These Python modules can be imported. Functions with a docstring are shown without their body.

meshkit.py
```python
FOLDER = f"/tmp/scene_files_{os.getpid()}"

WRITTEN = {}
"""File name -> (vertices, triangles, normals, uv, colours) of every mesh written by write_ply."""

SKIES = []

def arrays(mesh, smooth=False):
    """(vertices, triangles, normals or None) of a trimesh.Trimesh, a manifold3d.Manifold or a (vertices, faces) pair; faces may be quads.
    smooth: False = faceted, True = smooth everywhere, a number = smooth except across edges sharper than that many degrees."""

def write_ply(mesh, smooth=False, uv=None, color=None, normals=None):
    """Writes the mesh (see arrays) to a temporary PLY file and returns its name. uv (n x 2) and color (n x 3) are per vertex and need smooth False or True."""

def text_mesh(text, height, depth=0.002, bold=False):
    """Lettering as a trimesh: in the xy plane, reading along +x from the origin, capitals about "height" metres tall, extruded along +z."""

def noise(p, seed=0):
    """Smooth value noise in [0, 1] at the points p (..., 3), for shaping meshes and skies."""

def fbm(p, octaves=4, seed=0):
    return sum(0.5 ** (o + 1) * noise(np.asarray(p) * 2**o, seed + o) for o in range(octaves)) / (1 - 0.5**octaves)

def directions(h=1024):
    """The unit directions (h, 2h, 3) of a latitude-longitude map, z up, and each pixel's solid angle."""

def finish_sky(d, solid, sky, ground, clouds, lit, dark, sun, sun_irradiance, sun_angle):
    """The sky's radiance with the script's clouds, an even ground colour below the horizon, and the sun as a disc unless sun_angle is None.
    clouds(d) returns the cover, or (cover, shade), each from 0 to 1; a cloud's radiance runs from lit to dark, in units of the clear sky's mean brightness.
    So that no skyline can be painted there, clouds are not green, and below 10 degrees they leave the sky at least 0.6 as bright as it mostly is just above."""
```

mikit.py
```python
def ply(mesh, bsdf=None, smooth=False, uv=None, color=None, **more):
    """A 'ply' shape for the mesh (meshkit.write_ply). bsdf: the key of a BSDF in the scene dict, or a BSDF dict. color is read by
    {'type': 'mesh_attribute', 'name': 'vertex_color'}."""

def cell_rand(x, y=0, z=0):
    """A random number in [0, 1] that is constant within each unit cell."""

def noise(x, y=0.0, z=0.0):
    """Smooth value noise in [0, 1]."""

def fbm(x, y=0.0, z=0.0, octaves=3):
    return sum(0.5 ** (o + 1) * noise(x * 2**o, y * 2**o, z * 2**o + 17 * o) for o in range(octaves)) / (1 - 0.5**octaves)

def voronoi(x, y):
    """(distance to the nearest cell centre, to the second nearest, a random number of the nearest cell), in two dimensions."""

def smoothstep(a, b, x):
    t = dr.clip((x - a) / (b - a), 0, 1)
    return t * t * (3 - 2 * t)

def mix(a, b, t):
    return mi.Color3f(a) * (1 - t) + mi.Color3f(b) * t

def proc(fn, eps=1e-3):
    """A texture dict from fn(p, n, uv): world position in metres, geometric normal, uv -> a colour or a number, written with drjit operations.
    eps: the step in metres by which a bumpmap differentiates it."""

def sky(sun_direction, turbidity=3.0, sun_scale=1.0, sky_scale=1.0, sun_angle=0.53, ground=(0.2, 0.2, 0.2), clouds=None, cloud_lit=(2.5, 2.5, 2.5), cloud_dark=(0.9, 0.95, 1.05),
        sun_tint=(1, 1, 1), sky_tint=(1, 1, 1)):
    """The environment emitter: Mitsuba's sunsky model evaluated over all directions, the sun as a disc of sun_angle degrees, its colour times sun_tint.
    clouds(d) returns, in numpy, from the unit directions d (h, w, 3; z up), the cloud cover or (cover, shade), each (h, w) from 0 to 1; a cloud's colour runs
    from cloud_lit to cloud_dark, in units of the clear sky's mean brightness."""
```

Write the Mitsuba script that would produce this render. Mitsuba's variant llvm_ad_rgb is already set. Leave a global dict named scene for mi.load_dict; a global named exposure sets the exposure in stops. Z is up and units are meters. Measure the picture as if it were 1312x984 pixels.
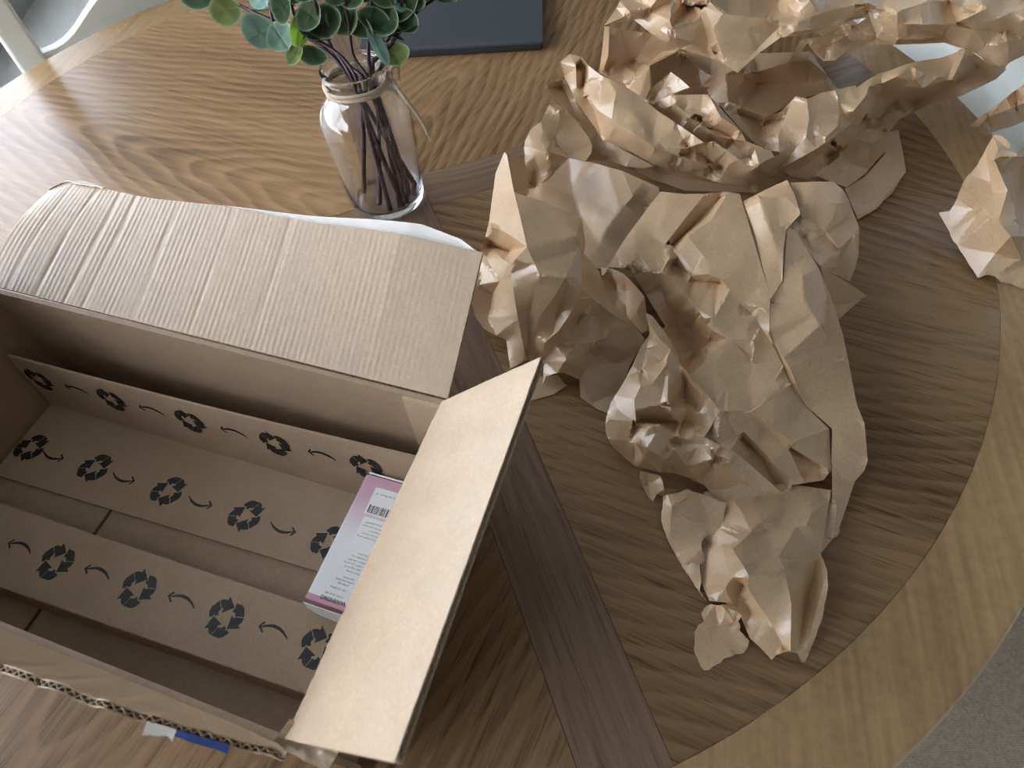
import math, random
import numpy as np, trimesh, mitsuba as mi, drjit as dr
import mikit, meshkit
from mikit import ply, proc, noise, fbm, smoothstep, mix, cell_rand
from scipy.spatial import Delaunay
from scipy.interpolate import LinearNDInterpolator
import shapely
from shapely.geometry import Polygon, LineString, MultiPolygon
from shapely import affinity

T = mi.ScalarTransform4f
rng = np.random.default_rng(7)
random.seed(7)
scene, labels = {}, {}

# ------------------------------------------------------------------ camera, light, exposure
TZ = 0.75                                            # height of the table top above the floor
CAM = np.array([0.0, 0.0, TZ + 0.45])
FW, UP = np.array((0.00000, 0.57483, -0.81827)), np.array((0.11601, 0.81275, 0.57095))
scene['camera'] = {'type': 'thinlens', 'fov': 75.031, 'fov_axis': 'x', 'near_clip': 0.01, 'far_clip': 50.0,
                   'aperture_radius': 0.0012, 'focus_distance': 0.50,
                   'to_world': T().look_at(origin=CAM.tolist(), target=(CAM + FW).tolist(), up=UP.tolist())}
exposure = 5.55
def overcast(d):                                      # bright broken overcast
    n = meshkit.fbm(d * np.array([3.0, 3.0, 5.0]) + 4.0, 4, 5)
    return np.clip(0.75 + 0.6 * (n - 0.5), 0, 1), np.clip(0.2 + 1.0 * (n - 0.5), 0, 1)
scene['sky'] = mikit.sky([-0.3, -0.75, 0.6], turbidity=4.0, sun_scale=0.0, sky_scale=1.0, sun_angle=None, clouds=overcast,
                         cloud_lit=(1.84, 1.93, 2.08), cloud_dark=(1.06, 1.14, 1.27), ground=(0.25, 0.25, 0.23))

# ------------------------------------------------------------------ helpers
def put(key, mesh, bsdf, smooth=False, **kw):
    scene[key] = ply(mesh, bsdf, smooth, **kw)
    return key
COUNT = {}
def num(key):
    n = COUNT.get(key, 0); COUNT[key] = n + 1
    return key if n == 0 else f'{key}_{n:03d}'
def lab(key, label=None, cat=None, group=None, kind=None):
    d = labels.setdefault(key, {})
    for k, v in (('label', label), ('category', cat), ('group', group), ('kind', kind)):
        if v: d[k] = v
def box_mesh(lo, hi):
    lo, hi = np.minimum(lo, hi), np.maximum(lo, hi)
    m = trimesh.creation.box(extents=np.array(hi) - np.array(lo)); m.apply_translation((np.array(lo) + np.array(hi)) / 2.0)
    return m
def rbox(lo, hi, r, seg=3):
    """box with rounded edges"""
    import manifold3d as m3
    lo, hi = np.array(lo, float), np.array(hi, float)
    pts = []
    for c in np.ndindex(2, 2, 2):
        ctr = np.where(c, hi - r, lo + r)
        s = trimesh.creation.uv_sphere(r, count=[2 * seg, 4 * seg]).vertices
        pts.append(s + ctr)
    return trimesh.convex.convex_hull(np.vstack(pts))
def tube(pts, rad, sides=10, cap=True):
    p = np.asarray(pts, float); n = len(p)
    rad = np.broadcast_to(np.asarray(rad, float), (n,))
    t = np.gradient(p, axis=0); t /= np.linalg.norm(t, axis=1, keepdims=True) + 1e-12
    a = np.cross(t[0], [0.31, 0.2, 0.93]); a /= np.linalg.norm(a)
    A = []
    for i in range(n):
        a = a - t[i] * (a @ t[i]); a /= np.linalg.norm(a) + 1e-12; A.append(a)
    A = np.array(A); Bv = np.cross(t, A); ang = np.arange(sides) * 2 * np.pi / sides
    v = (p[:, None] + rad[:, None, None] * (np.cos(ang)[None, :, None] * A[:, None] + np.sin(ang)[None, :, None] * Bv[:, None])).reshape(-1, 3)
    f = []
    for i in range(n - 1):
        for j in range(sides):
            k = (j + 1) % sides
            f += [[i * sides + j, i * sides + k, (i + 1) * sides + k], [i * sides + j, (i + 1) * sides + k, (i + 1) * sides + j]]
    if cap:
        v = np.vstack([v, p[0], p[-1]])
        for j in range(sides):
            k = (j + 1) % sides
            f += [[n * sides, k, j], [n * sides + 1, (n - 1) * sides + j, (n - 1) * sides + k]]
    return trimesh.Trimesh(v, f, process=False)
def spline(pts, n=24):
    p = np.asarray(pts, float)
    s = np.concatenate([[0], np.cumsum(np.linalg.norm(np.diff(p, axis=0), axis=1))])
    from scipy.interpolate import CubicSpline, interp1d
    q = np.linspace(0, s[-1], n)
    return CubicSpline(s, p)(q) if len(p) > 2 else interp1d(s, p, axis=0)(q)
def lathe(profile, sides=64):
    pr = np.asarray(profile, float)
    ang = np.arange(sides) * 2 * np.pi / sides
    v = np.stack([pr[:, None, 0] * np.cos(ang), pr[:, None, 0] * np.sin(ang), np.broadcast_to(pr[:, None, 1], (len(pr), sides))], -1).reshape(-1, 3)
    f = []
    for i in range(len(pr) - 1):
        for j in range(sides):
            k = (j + 1) % sides
            a, b, c, d = i * sides + j, i * sides + k, (i + 1) * sides + k, (i + 1) * sides + j
            f += [[a, b, c], [a, c, d]]
    m = trimesh.Trimesh(v, f, process=False); m.merge_vertices()
    m.update_faces(m.nondegenerate_faces())
    return m
def extrude(poly, h):
    ms = [trimesh.creation.extrude_polygon(g, h, engine='earcut') for g in (poly.geoms if hasattr(poly, 'geoms') else [poly]) if g.area > 0]
    return trimesh.util.concatenate(ms)
def mat4(o, x, y, z):
    m = np.eye(4); m[:3, 0], m[:3, 1], m[:3, 2], m[:3, 3] = x, y, z, o
    return m
def frame_at(mesh, o, x, y):
    """places a mesh drawn in the xy plane so that its axes run along x and y from o"""
    x, y = np.array(x, float), np.array(y, float)
    m = mesh.copy(); m.apply_transform(mat4(o, x, y, np.cross(x, y))); return m

# ------------------------------------------------------------------ materials
def bs(key, **kw):
    scene[key] = {'type': 'twosided', 'bsdf': {'type': 'principled', **kw}}
    return key
def rgb(*c): return {'type': 'rgb', 'value': [float(x) for x in c]}

def wood_fn(ang, ox, oy, light, dark, seed, cath=0.25, ring=75.0, pore=1.0, band_w=0.30):
    ca, sa = math.cos(ang), math.sin(ang)
    def fn(p, n, uv):
        x, y = p.x - ox, p.y - oy
        l, a = x * ca + y * sa, -x * sa + y * ca
        a2 = a + 0.016 * (fbm(l * 5 + seed, a * 7, seed, 2) - 0.5) * 2
        t = dr.sqrt(a2 * a2 + 0.0002) + cath * l + 0.006 * (fbm(l * 14 + 3.1, a * 22, seed + 5, 2) - 0.5) * 2
        ph = t * ring
        fr = ph - dr.floor(ph)
        band = smoothstep(0.0, 0.70, fr) * (1 - smoothstep(0.84, 1.0, fr))
        streak = fbm(l * 7, a * 300, seed + 1, 3)
        fine = noise(l * 22, a * 1100, seed + 6)
        pores = smoothstep(0.66, 0.84, noise(l * 38, a * 1300, seed + 2)) * pore * (0.35 + 0.65 * band)
        slow = fbm(l * 3.5 + 9, a * 12, seed + 3, 3)
        k = dr.clip(band_w * band * (0.3 + 1.3 * slow) + 0.62 * (streak - 0.5) + 0.22 * (fine - 0.5) + 0.40 * pores + 0.6 * (slow - 0.5) + 0.20, 0, 1)
        return mix(light, dark, k)
    return fn
def wood(key, *a, rough=0.30, **kw):
    bs(key, base_color=proc(wood_fn(*a, **kw)), roughness=rough, specular=0.38)
    return key
CX, CY, RO, RI = -0.0933, 0.5692, 0.6198, 0.5596
WL, WD = (0.37, 0.220, 0.107), (0.135, 0.068, 0.027)
STRIP = math.radians(104.0)
for q in range(4):
    a = STRIP + math.pi / 4 + q * math.pi / 2
    tone = (1.0, 0.62, 0.72, 0.90)[q]                    # weaker light away from the window painted into the near and right veneers
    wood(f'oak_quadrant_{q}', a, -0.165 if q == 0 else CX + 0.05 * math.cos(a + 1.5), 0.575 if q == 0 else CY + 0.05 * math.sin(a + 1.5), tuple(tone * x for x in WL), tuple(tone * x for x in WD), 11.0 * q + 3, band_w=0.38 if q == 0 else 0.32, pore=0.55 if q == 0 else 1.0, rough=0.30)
wood('oak_strip', STRIP, CX, CY, (0.205, 0.130, 0.082), (0.100, 0.058, 0.034), 51.0, cath=0.02, ring=120.0)
wood('oak_strip_cross', STRIP + math.pi / 2, CX, CY, (0.245, 0.158, 0.100), (0.120, 0.070, 0.040), 57.0, cath=0.02, ring=120.0)
def ring_fn(p, n, uv):
    x, y = p.x - CX, p.y - CY
    l = 0.25 * x + 0.97 * y; a = 0.97 * x - 0.25 * y
    s = fbm(l * 12, a * 260, 3.0, 3); f2 = fbm(x * 220, y * 220, 9.0, 2); sl = fbm(x * 9, y * 9, 2.0, 3)
    k = dr.clip(0.5 + 0.8 * (s - 0.5) + 0.35 * (f2 - 0.5) + 0.7 * (sl - 0.5), 0, 1)
    return mix((0.42, 0.265, 0.130), (0.255, 0.152, 0.066), k)
bs('oak_ring', base_color=proc(ring_fn), roughness=0.36, specular=0.5)
bs('joint_dark', base_color=rgb(0.03, 0.018, 0.01), roughness=0.7)
def kraft_fn(base, amt, scale):
    def fn(p, n, uv):
        f = fbm(p.x * 900, p.y * 900, p.z * 900, 2); g = fbm(p.x * 60, p.y * 60, p.z * 60, 3)
        fl = smoothstep(0.70, 0.84, noise(p.x * 700, p.y * 1500, p.z * 700 + 31))
        k = 1 + amt * (f - 0.5) + 0.16 * (g - 0.5) + 0.10 * fl
        return mi.Color3f(*base) * k * scale
    return fn
scene['kraft_paper'] = {'type': 'twosided', 'bsdf': {'type': 'principled', 'base_color': proc(kraft_fn((0.455, 0.298, 0.168), 0.22, 1.0)), 'roughness': 0.38, 'eta': 1.85}}
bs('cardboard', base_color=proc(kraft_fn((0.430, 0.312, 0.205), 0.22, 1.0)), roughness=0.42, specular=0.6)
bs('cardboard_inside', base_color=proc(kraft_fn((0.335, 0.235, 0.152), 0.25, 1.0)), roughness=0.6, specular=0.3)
bs('cardboard_flute', base_color=proc(kraft_fn((0.37, 0.265, 0.175), 0.22, 1.0)), roughness=0.8, specular=0.2)
bs('insert_card', base_color=proc(kraft_fn((0.375, 0.272, 0.182), 0.25, 1.0)), roughness=0.6, specular=0.3)
bs('torn_fibre', base_color=rgb(0.78, 0.74, 0.68), roughness=0.8)
bs('blue_print', base_color=rgb(0.045, 0.085, 0.30), roughness=0.4)
bs('black_ink', base_color=rgb(0.012, 0.011, 0.010), roughness=0.55)
bs('grey_ink', base_color=rgb(0.10, 0.10, 0.10), roughness=0.6)
bs('white_paint', base_color=rgb(0.70, 0.72, 0.67), roughness=0.35)
bs('wall_paint', base_color=rgb(0.36, 0.36, 0.355), roughness=0.8)
bs('wall_paint_dark', base_color=rgb(0.17, 0.16, 0.15), roughness=0.85)
bs('ceiling_paint', base_color=rgb(0.60, 0.60, 0.59), roughness=0.9)

# ------------------------------------------------------------------ the room
X0, X1, Y0, Y1, ZC = -1.75, 2.4, -2.2, 3.7, 2.5
def floor_fn(p, n, uv):
    w = fbm(p.x * 300, p.y * 300, 1.0, 2)
    return mi.Color3f(0.60, 0.605, 0.58) * (0.85 + 0.3 * w)
bs('floor_grey', base_color=proc(floor_fn), roughness=0.85)
def struct(name, mesh, m, label):
    put(name, mesh, m); lab(name, label, kind='structure')
struct('floor', box_mesh((X0 - .1, Y0 - .1, -0.1), (X1 + .1, Y1 + .1, 0)), 'floor_grey', 'plain grey floor beyond the table')
struct('ceiling', box_mesh((X0 - .1, Y0 - .1, ZC), (X1 + .1, Y1 + .1, ZC + .1)), 'ceiling_paint', 'white ceiling of the room')
struct('wall_back', box_mesh((X0 - .1, Y1, 0), (X1 + .1, Y1 + .1, ZC)), 'wall_paint_dark', 'taupe wall beyond the table')
struct('wall_right', box_mesh((X1, Y0, 0), (X1 + .1, Y1, ZC)), 'wall_paint_dark', 'taupe wall on the right')
struct('wall_front', box_mesh((X0 - .1, Y0 - .1, 0), (X1 + .1, Y0, ZC)), 'wall_paint', 'pale wall behind the viewer')
WY0, WY1, WZ0, WZ1 = (-1.2, 3.1, 0.55, 2.3)
wl = [box_mesh((X0 - .1, Y0, 0), (X0, Y1, WZ0)), box_mesh((X0 - .1, Y0, WZ1), (X0, Y1, ZC)),
      box_mesh((X0 - .1, Y0, WZ0), (X0, WY0, WZ1)), box_mesh((X0 - .1, WY1, WZ0), (X0, Y1, WZ1))]
struct('wall_left', trimesh.util.concatenate(wl), 'wall_paint', 'pale wall with the tall window')
fr = []
for y in np.linspace(WY0, WY1, 4):
    fr.append(box_mesh((X0 - .07, y - .025, WZ0), (X0 - .02, y + .025, WZ1)))
for z in (WZ0, WZ1):
    fr.append(box_mesh((X0 - .07, WY0, z - .025), (X0 - .02, WY1, z + .025)))
struct('window_1', trimesh.util.concatenate(fr), 'white_paint', 'white frame of the tall window')

# ------------------------------------------------------------------ the table
def disc_poly(r, n=256):
    a = np.arange(n) * 2 * np.pi / n
    return Polygon(np.stack([CX + r * np.cos(a), CY + r * np.sin(a)], 1))
def tpart(key, poly, mat, z0=TZ - 0.008, z1=TZ):
    m = extrude(poly, z1 - z0); m.apply_translation([0, 0, z0]); put(key, m, mat)
    return key
WS, GAP = 0.0265, 0.00035
inner = disc_poly(RI - GAP)
def bar(ang, w, l0, l1):
    c, s = math.cos(ang), math.sin(ang)
    return Polygon([(CX + c * l - s * a, CY + s * l + c * a) for l, a in ((l0, -w), (l1, -w), (l1, w), (l0, w))])
long_bar = bar(STRIP, WS, -1, 1)                       # the inlay has three arms: two in line, one square to them
tpart('dining_table__veneer_strip', inner.intersection(long_bar), 'oak_strip')
tpart('dining_table__cross_strip', inner.intersection(bar(STRIP + math.pi / 2, WS, -1, -WS - GAP)), 'oak_strip_cross')
gaps = shapely.union_all([bar(STRIP, WS + GAP, -1, 1), bar(STRIP + math.pi / 2, WS + GAP, -1, 0), bar(STRIP + math.pi / 2, GAP, 0, 1)])
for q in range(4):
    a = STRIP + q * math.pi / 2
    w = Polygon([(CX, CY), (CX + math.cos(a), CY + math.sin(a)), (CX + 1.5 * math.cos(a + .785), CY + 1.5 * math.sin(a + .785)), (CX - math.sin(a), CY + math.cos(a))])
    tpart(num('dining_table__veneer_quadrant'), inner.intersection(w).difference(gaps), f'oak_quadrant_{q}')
TH = 0.030
prof = [(RI, TZ - 0.008), (RI, TZ), (RO - 0.006, TZ), (RO - 0.002, TZ - 0.0015), (RO, TZ - 0.005), (RO, TZ - 0.012), (RO - 0.006, TZ - 0.018), (RO - 0.010, TZ - TH), (RI, TZ - TH)]
m = lathe(prof + prof[:1], 256); m.apply_translation([CX, CY, 0])
put('dining_table__border_ring', m, 'oak_ring', 25)
m = lathe([(0.0, TZ - 0.0085), (RI - .0001, TZ - 0.0085), (RI - .0001, TZ - TH), (0, TZ - TH)], 96); m.apply_translation([CX, CY, 0])
put('dining_table__core', m, 'joint_dark')
m = lathe([(0, TZ - TH - .0005), (0.10, TZ - TH - .0005), (0.10, TZ - 0.06), (0.055, TZ - 0.12), (0.05, 0.35), (0.075, 0.25), (0.07, 0.1), (0.10, 0.08), (0.22, 0.03), (0.22, 0.0), (0, 0.0)], 64); m.apply_translation([CX, CY, 0])
put('dining_table__pedestal', m, 'white_paint', 30)
lab('dining_table', 'round oak dining table with inlaid strips and a paler border ring', 'table')

# ------------------------------------------------------------------ the open shipping box
BU, BV = np.array((0.91376, -0.40626, 0.00000)), np.array((0.40626, 0.91376, 0.00000))
def bw(p):                                            # box coordinates (along, across, up from the table) -> world
    p = np.asarray(p, float)
    return p[..., :1] * BU + p[..., 1:2] * BV + np.stack([0 * p[..., 0], 0 * p[..., 0], p[..., 2] + TZ], -1)
def sheet(fn, nu, nv, t, wav=None):
    """closed curved sheet: fn(s, t) -> points in box coordinates, s and t from 0 to 1, thickness t along its normal"""
    S, Q = np.meshgrid(np.linspace(0, 1, nu), np.linspace(0, 1, nv), indexing='ij')
    p = bw(fn(S, Q))
    n = np.cross(np.gradient(p, axis=0), np.gradient(p, axis=1)); n /= np.linalg.norm(n, axis=-1, keepdims=True)
    if wav is not None: p = p + n * wav(S, Q)[..., None]
    v = np.concatenate([p.reshape(-1, 3), (p - n * t).reshape(-1, 3)])
    i, j = np.meshgrid(np.arange(nu - 1), np.arange(nv - 1), indexing='ij'); a = (i * nv + j).ravel()
    f = [np.stack([a, a + nv, a + nv + 1], 1), np.stack([a, a + nv + 1, a + 1], 1)]
    N = nu * nv; f += [x[:, ::-1] + N for x in f[:2]]
    edge = list(range(0, nv)) + [k * nv + nv - 1 for k in range(1, nu)] + [(nu - 1) * nv + k for k in range(nv - 2, -1, -1)] + [k * nv for k in range(nu - 2, 0, -1)]
    e = np.array(edge); e2 = np.roll(e, -1)
    f += [np.stack([e, e2, e2 + N], 1)[:, ::-1], np.stack([e, e2 + N, e + N], 1)[:, ::-1]]
    return trimesh.Trimesh(v, np.vstack(f), process=False)
def quad(p00, p10, p11, p01):
    a, b, c, d = (np.array(x, float) for x in (p00, p10, p11, p01))
    return lambda s, t: (1 - s)[..., None] * ((1 - t)[..., None] * a + t[..., None] * d) + s[..., None] * ((1 - t)[..., None] * b + t[..., None] * c)
def corrugated(key, fn, L, thick, nu, nv, mat, wav=None, pitch=0.0040, flute_mat='cardboard_flute'):
    """a flap of corrugated board: two liners (one part) and the wavy medium between them (its sub-part). Flutes run along t."""
    top = sheet(fn, nu, nv, 0.0006, wav)
    def low(s, t):
        return fn(s, t)
    S, Q = np.meshgrid(np.linspace(0, 1, nu), np.linspace(0, 1, nv), indexing='ij')
    def offset_sheet(d, th, nuu, extra=0.0, inset=0.0):
        S, Q = np.meshgrid(np.linspace(0.001, 0.999, nuu), np.linspace(0.0, 1 - inset, 3 if extra else nv), indexing='ij')
        p = bw(fn(S, Q)); n = np.cross(np.gradient(p, axis=0), np.gradient(p, axis=1)); n /= np.linalg.norm(n, axis=-1, keepdims=True)
        if extra: d = d + extra * np.sin(S * L / pitch * 2 * np.pi)[..., None]
        p = p - n * d
        q = p - n * th
        a, b = p.shape[:2]; v = np.concatenate([p.reshape(-1, 3), q.reshape(-1, 3)]); N = a * b
        i, j = np.meshgrid(np.arange(a - 1), np.arange(b - 1), indexing='ij'); k = (i * b + j).ravel()
        f = [np.stack([k, k + b, k + b + 1], 1), np.stack([k, k + b + 1, k + 1], 1)]; f += [x[:, ::-1] + N for x in f[:2]]
        e = np.concatenate([np.arange(b), np.arange(1, a) * b + b - 1, (a - 1) * b + np.arange(b - 2, -1, -1), np.arange(a - 2, 0, -1) * b]); e2 = np.roll(e, -1)
        f += [np.stack([e, e2 + N, e2], 1), np.stack([e, e + N, e2 + N], 1)]
        return trimesh.Trimesh(v, np.vstack(f), process=False)
    low = offset_sheet(thick - 0.0006, 0.0006, nu)
    put(key, trimesh.util.concatenate([top, low]), mat, 20)
    put(key + '__fluting', offset_sheet(thick / 2 - 0.0003, 0.0007, int(L / pitch * 10) + 1, extra=thick / 2 - 0.0009, inset=0.004), flute_mat, 40)
HB, UL, UR, VF, VB, CT = 0.115, -0.4985, -0.1300, -0.0030, 0.1925, 0.0035
ribs = lambda pitch, amp: (lambda s, t: amp * np.sin(s * 0.368 / pitch * 2 * np.pi) * (0.6 + 0.8 * meshkit.noise(np.stack([s * 30, t * 5, 0 * s], -1), 4)))
# walls
def wall(key, a, b, h, mat='cardboard_inside', n=90):
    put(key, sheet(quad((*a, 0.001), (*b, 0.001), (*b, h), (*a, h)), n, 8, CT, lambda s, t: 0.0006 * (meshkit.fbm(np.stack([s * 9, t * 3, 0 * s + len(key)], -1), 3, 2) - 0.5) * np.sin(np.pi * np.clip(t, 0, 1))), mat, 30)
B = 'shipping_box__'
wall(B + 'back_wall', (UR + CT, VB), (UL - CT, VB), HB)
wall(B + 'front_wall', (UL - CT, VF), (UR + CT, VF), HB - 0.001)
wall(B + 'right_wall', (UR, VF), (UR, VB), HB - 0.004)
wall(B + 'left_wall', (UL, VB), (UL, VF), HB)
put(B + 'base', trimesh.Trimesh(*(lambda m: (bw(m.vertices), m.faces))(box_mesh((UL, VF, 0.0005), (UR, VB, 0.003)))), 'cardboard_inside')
SL = -0.3803                                           # seam between the two flaps of the box's bottom
for lo, hi in ((UL, SL - 0.0015), (SL + 0.0015, UR)):
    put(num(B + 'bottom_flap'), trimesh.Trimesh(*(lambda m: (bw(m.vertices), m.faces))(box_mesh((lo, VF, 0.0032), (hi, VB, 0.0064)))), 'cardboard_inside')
# back flap: wide, tilted up, its left end curled by handling
def back_flap(s, t):
    u = UL - 0.002 + s * (UR - UL + 0.002)
    left = np.clip(1 - s / 0.30, 0, 1) ** 1.6
    depth = 0.0925 + 0.006 * left + 0.0008 * np.sin(s * 17) - 0.012 * np.clip((0.05 - s) / 0.05, 0, 1) ** 2
    ang = np.radians(13.0 + 19.5 * np.clip(s / 0.85, 0, 1))
    d = t * depth
    bend = 0.006 * left * np.sin(np.pi * t)
    return np.stack([u + 0.0 * t, VB + 0.0015 + d * np.cos(ang), HB + d * np.sin(ang) + bend - 0.002 * left * t], -1)
def flap_wav(s, t):
    r = 0.00006 * np.sin(s * 0.368 / 0.0041 * 2 * np.pi) * (0.25 + 1.3 * meshkit.noise(np.stack([s * 40, t * 4, 0 * s], -1), 4) * (1.25 - s))
    for k, (c, w, a) in enumerate(((0.06, .004, .0009), (0.13, .005, .0012), (0.20, .005, .0008), (0.245, .005, .0010), (0.36, .006, .0007), (0.49, .005, .0005), (0.62, .008, .0005))):
        cc = c + 0.05 * (t - 0.5) * 0.15 + 0.008 * (meshkit.noise(np.stack([t * 3, 0 * t + k, 0 * t], -1), 9) - .5)
        r = r - 0.45 * a * np.exp(-((s - cc) / w) ** 2) * (0.3 + 0.9 * meshkit.noise(np.stack([t * 3.1 + 5 * k, 0 * t, 0 * t], -1), 6))
    return r
corrugated(B + 'back_flap', back_flap, 0.368, 0.0034, 900, 24, 'cardboard', flap_wav)
# pale peeled liner along the flap's far edge
def peel(s, t):
    s2 = 0.40 + 0.595 * s
    e = back_flap(s2, np.ones_like(s2) * 0.995)
    w = 0.013 * np.clip(np.interp(s, [0, 0.45, 0.80, 0.93, 1.0], [0.05, 0.55, 1.0, 0.62, 0.02]), 0, 1)
    return e + np.stack([0 * s, w * t, -0.0032 + 0.0 * t + 0.0025 * t * t], -1)
put(B + 'peeled_strip', sheet(lambda s, t: peel(1 - s, t), 120, 8, 0.0006, lambda s, t: 0.0006 * (meshkit.fbm(np.stack([s * 60, t * 4, 0 * s], -1), 3, 3) - .5)), 'torn_fibre', 30)
lab(B + 'peeled_strip', 'pale peeled paper strip along the far edge')
# torn white edge at the flap's left corner
def torn(s, t):
    s2 = 0.004 + 0.15 * s
    e = back_flap(s2, np.ones_like(s2))
    w = 0.0045 * (0.3 + meshkit.noise(np.stack([s * 9, 0 * s, 0 * s], -1), 8))
    return e + np.stack([0 * s, w * (t - 0.4), 0.0012 - 0.002 * t], -1)
put(B + 'torn_edge', sheet(lambda s, t: torn(1 - s, t), 60, 5, 0.0006), 'torn_fibre', 30)
lab(B + 'torn_edge', 'torn white paper edge')
# the other side flap stands up at the left end
corrugated(B + 'left_flap', quad((UL - 0.001, VB - 0.002, HB), (UL - 0.001, VF + 0.002, HB), (UL - 0.040, VF + 0.002, HB + 0.083), (UL - 0.040, VB - 0.002, HB + 0.083)), 0.19, 0.0034, 40, 8, 'cardboard', pitch=0.0038)
# short side flap at the right, standing up and outwards
RF = quad((UR - 0.0032, VF + 0.002, HB), (UR - 0.0032, VB - 0.002, HB), (-0.0680, VB - 0.0002, 0.1812), (-0.0651, 0.0050, 0.1812))
def rf(s, t):
    p = RF(s, t)
    p[..., 0] += 0.0012 * np.sin(s * 31) * t * (1 - t) * 2 - 0.003 * np.sin(np.pi * s) * np.sin(np.pi * t)
    p[..., 0] += (0.0010 * (meshkit.fbm(np.stack([s * 40, 0 * s, 0 * s], -1), 3, 11) - .5)) * (t < 0.02)
    return p
corrugated(B + 'right_flap', lambda s, t: rf(s, 1 - t), 0.19, 0.0034, 120, 24, 'cardboard', lambda s, t: 0.00035 * (meshkit.fbm(np.stack([s * 20, t * 8, 0 * s], -1), 3, 21) - .5), pitch=0.0038)
# hinge fold that dips at the near corner
put(B + 'corner_fold', sheet(quad((UR - 0.008, VF - 0.002, HB + 0.001), (UR + 0.018, VF - 0.0035, HB - 0.012), (UR + 0.022, VF + 0.006, HB - 0.004), (UR - 0.004, VF + 0.010, HB + 0.002)), 24, 10, 0.0025, lambda s, t: 0.003 * (meshkit.fbm(np.stack([s * 5, t * 5, 0 * s], -1), 3, 5) - .5)), 'cardboard', 30)
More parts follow.
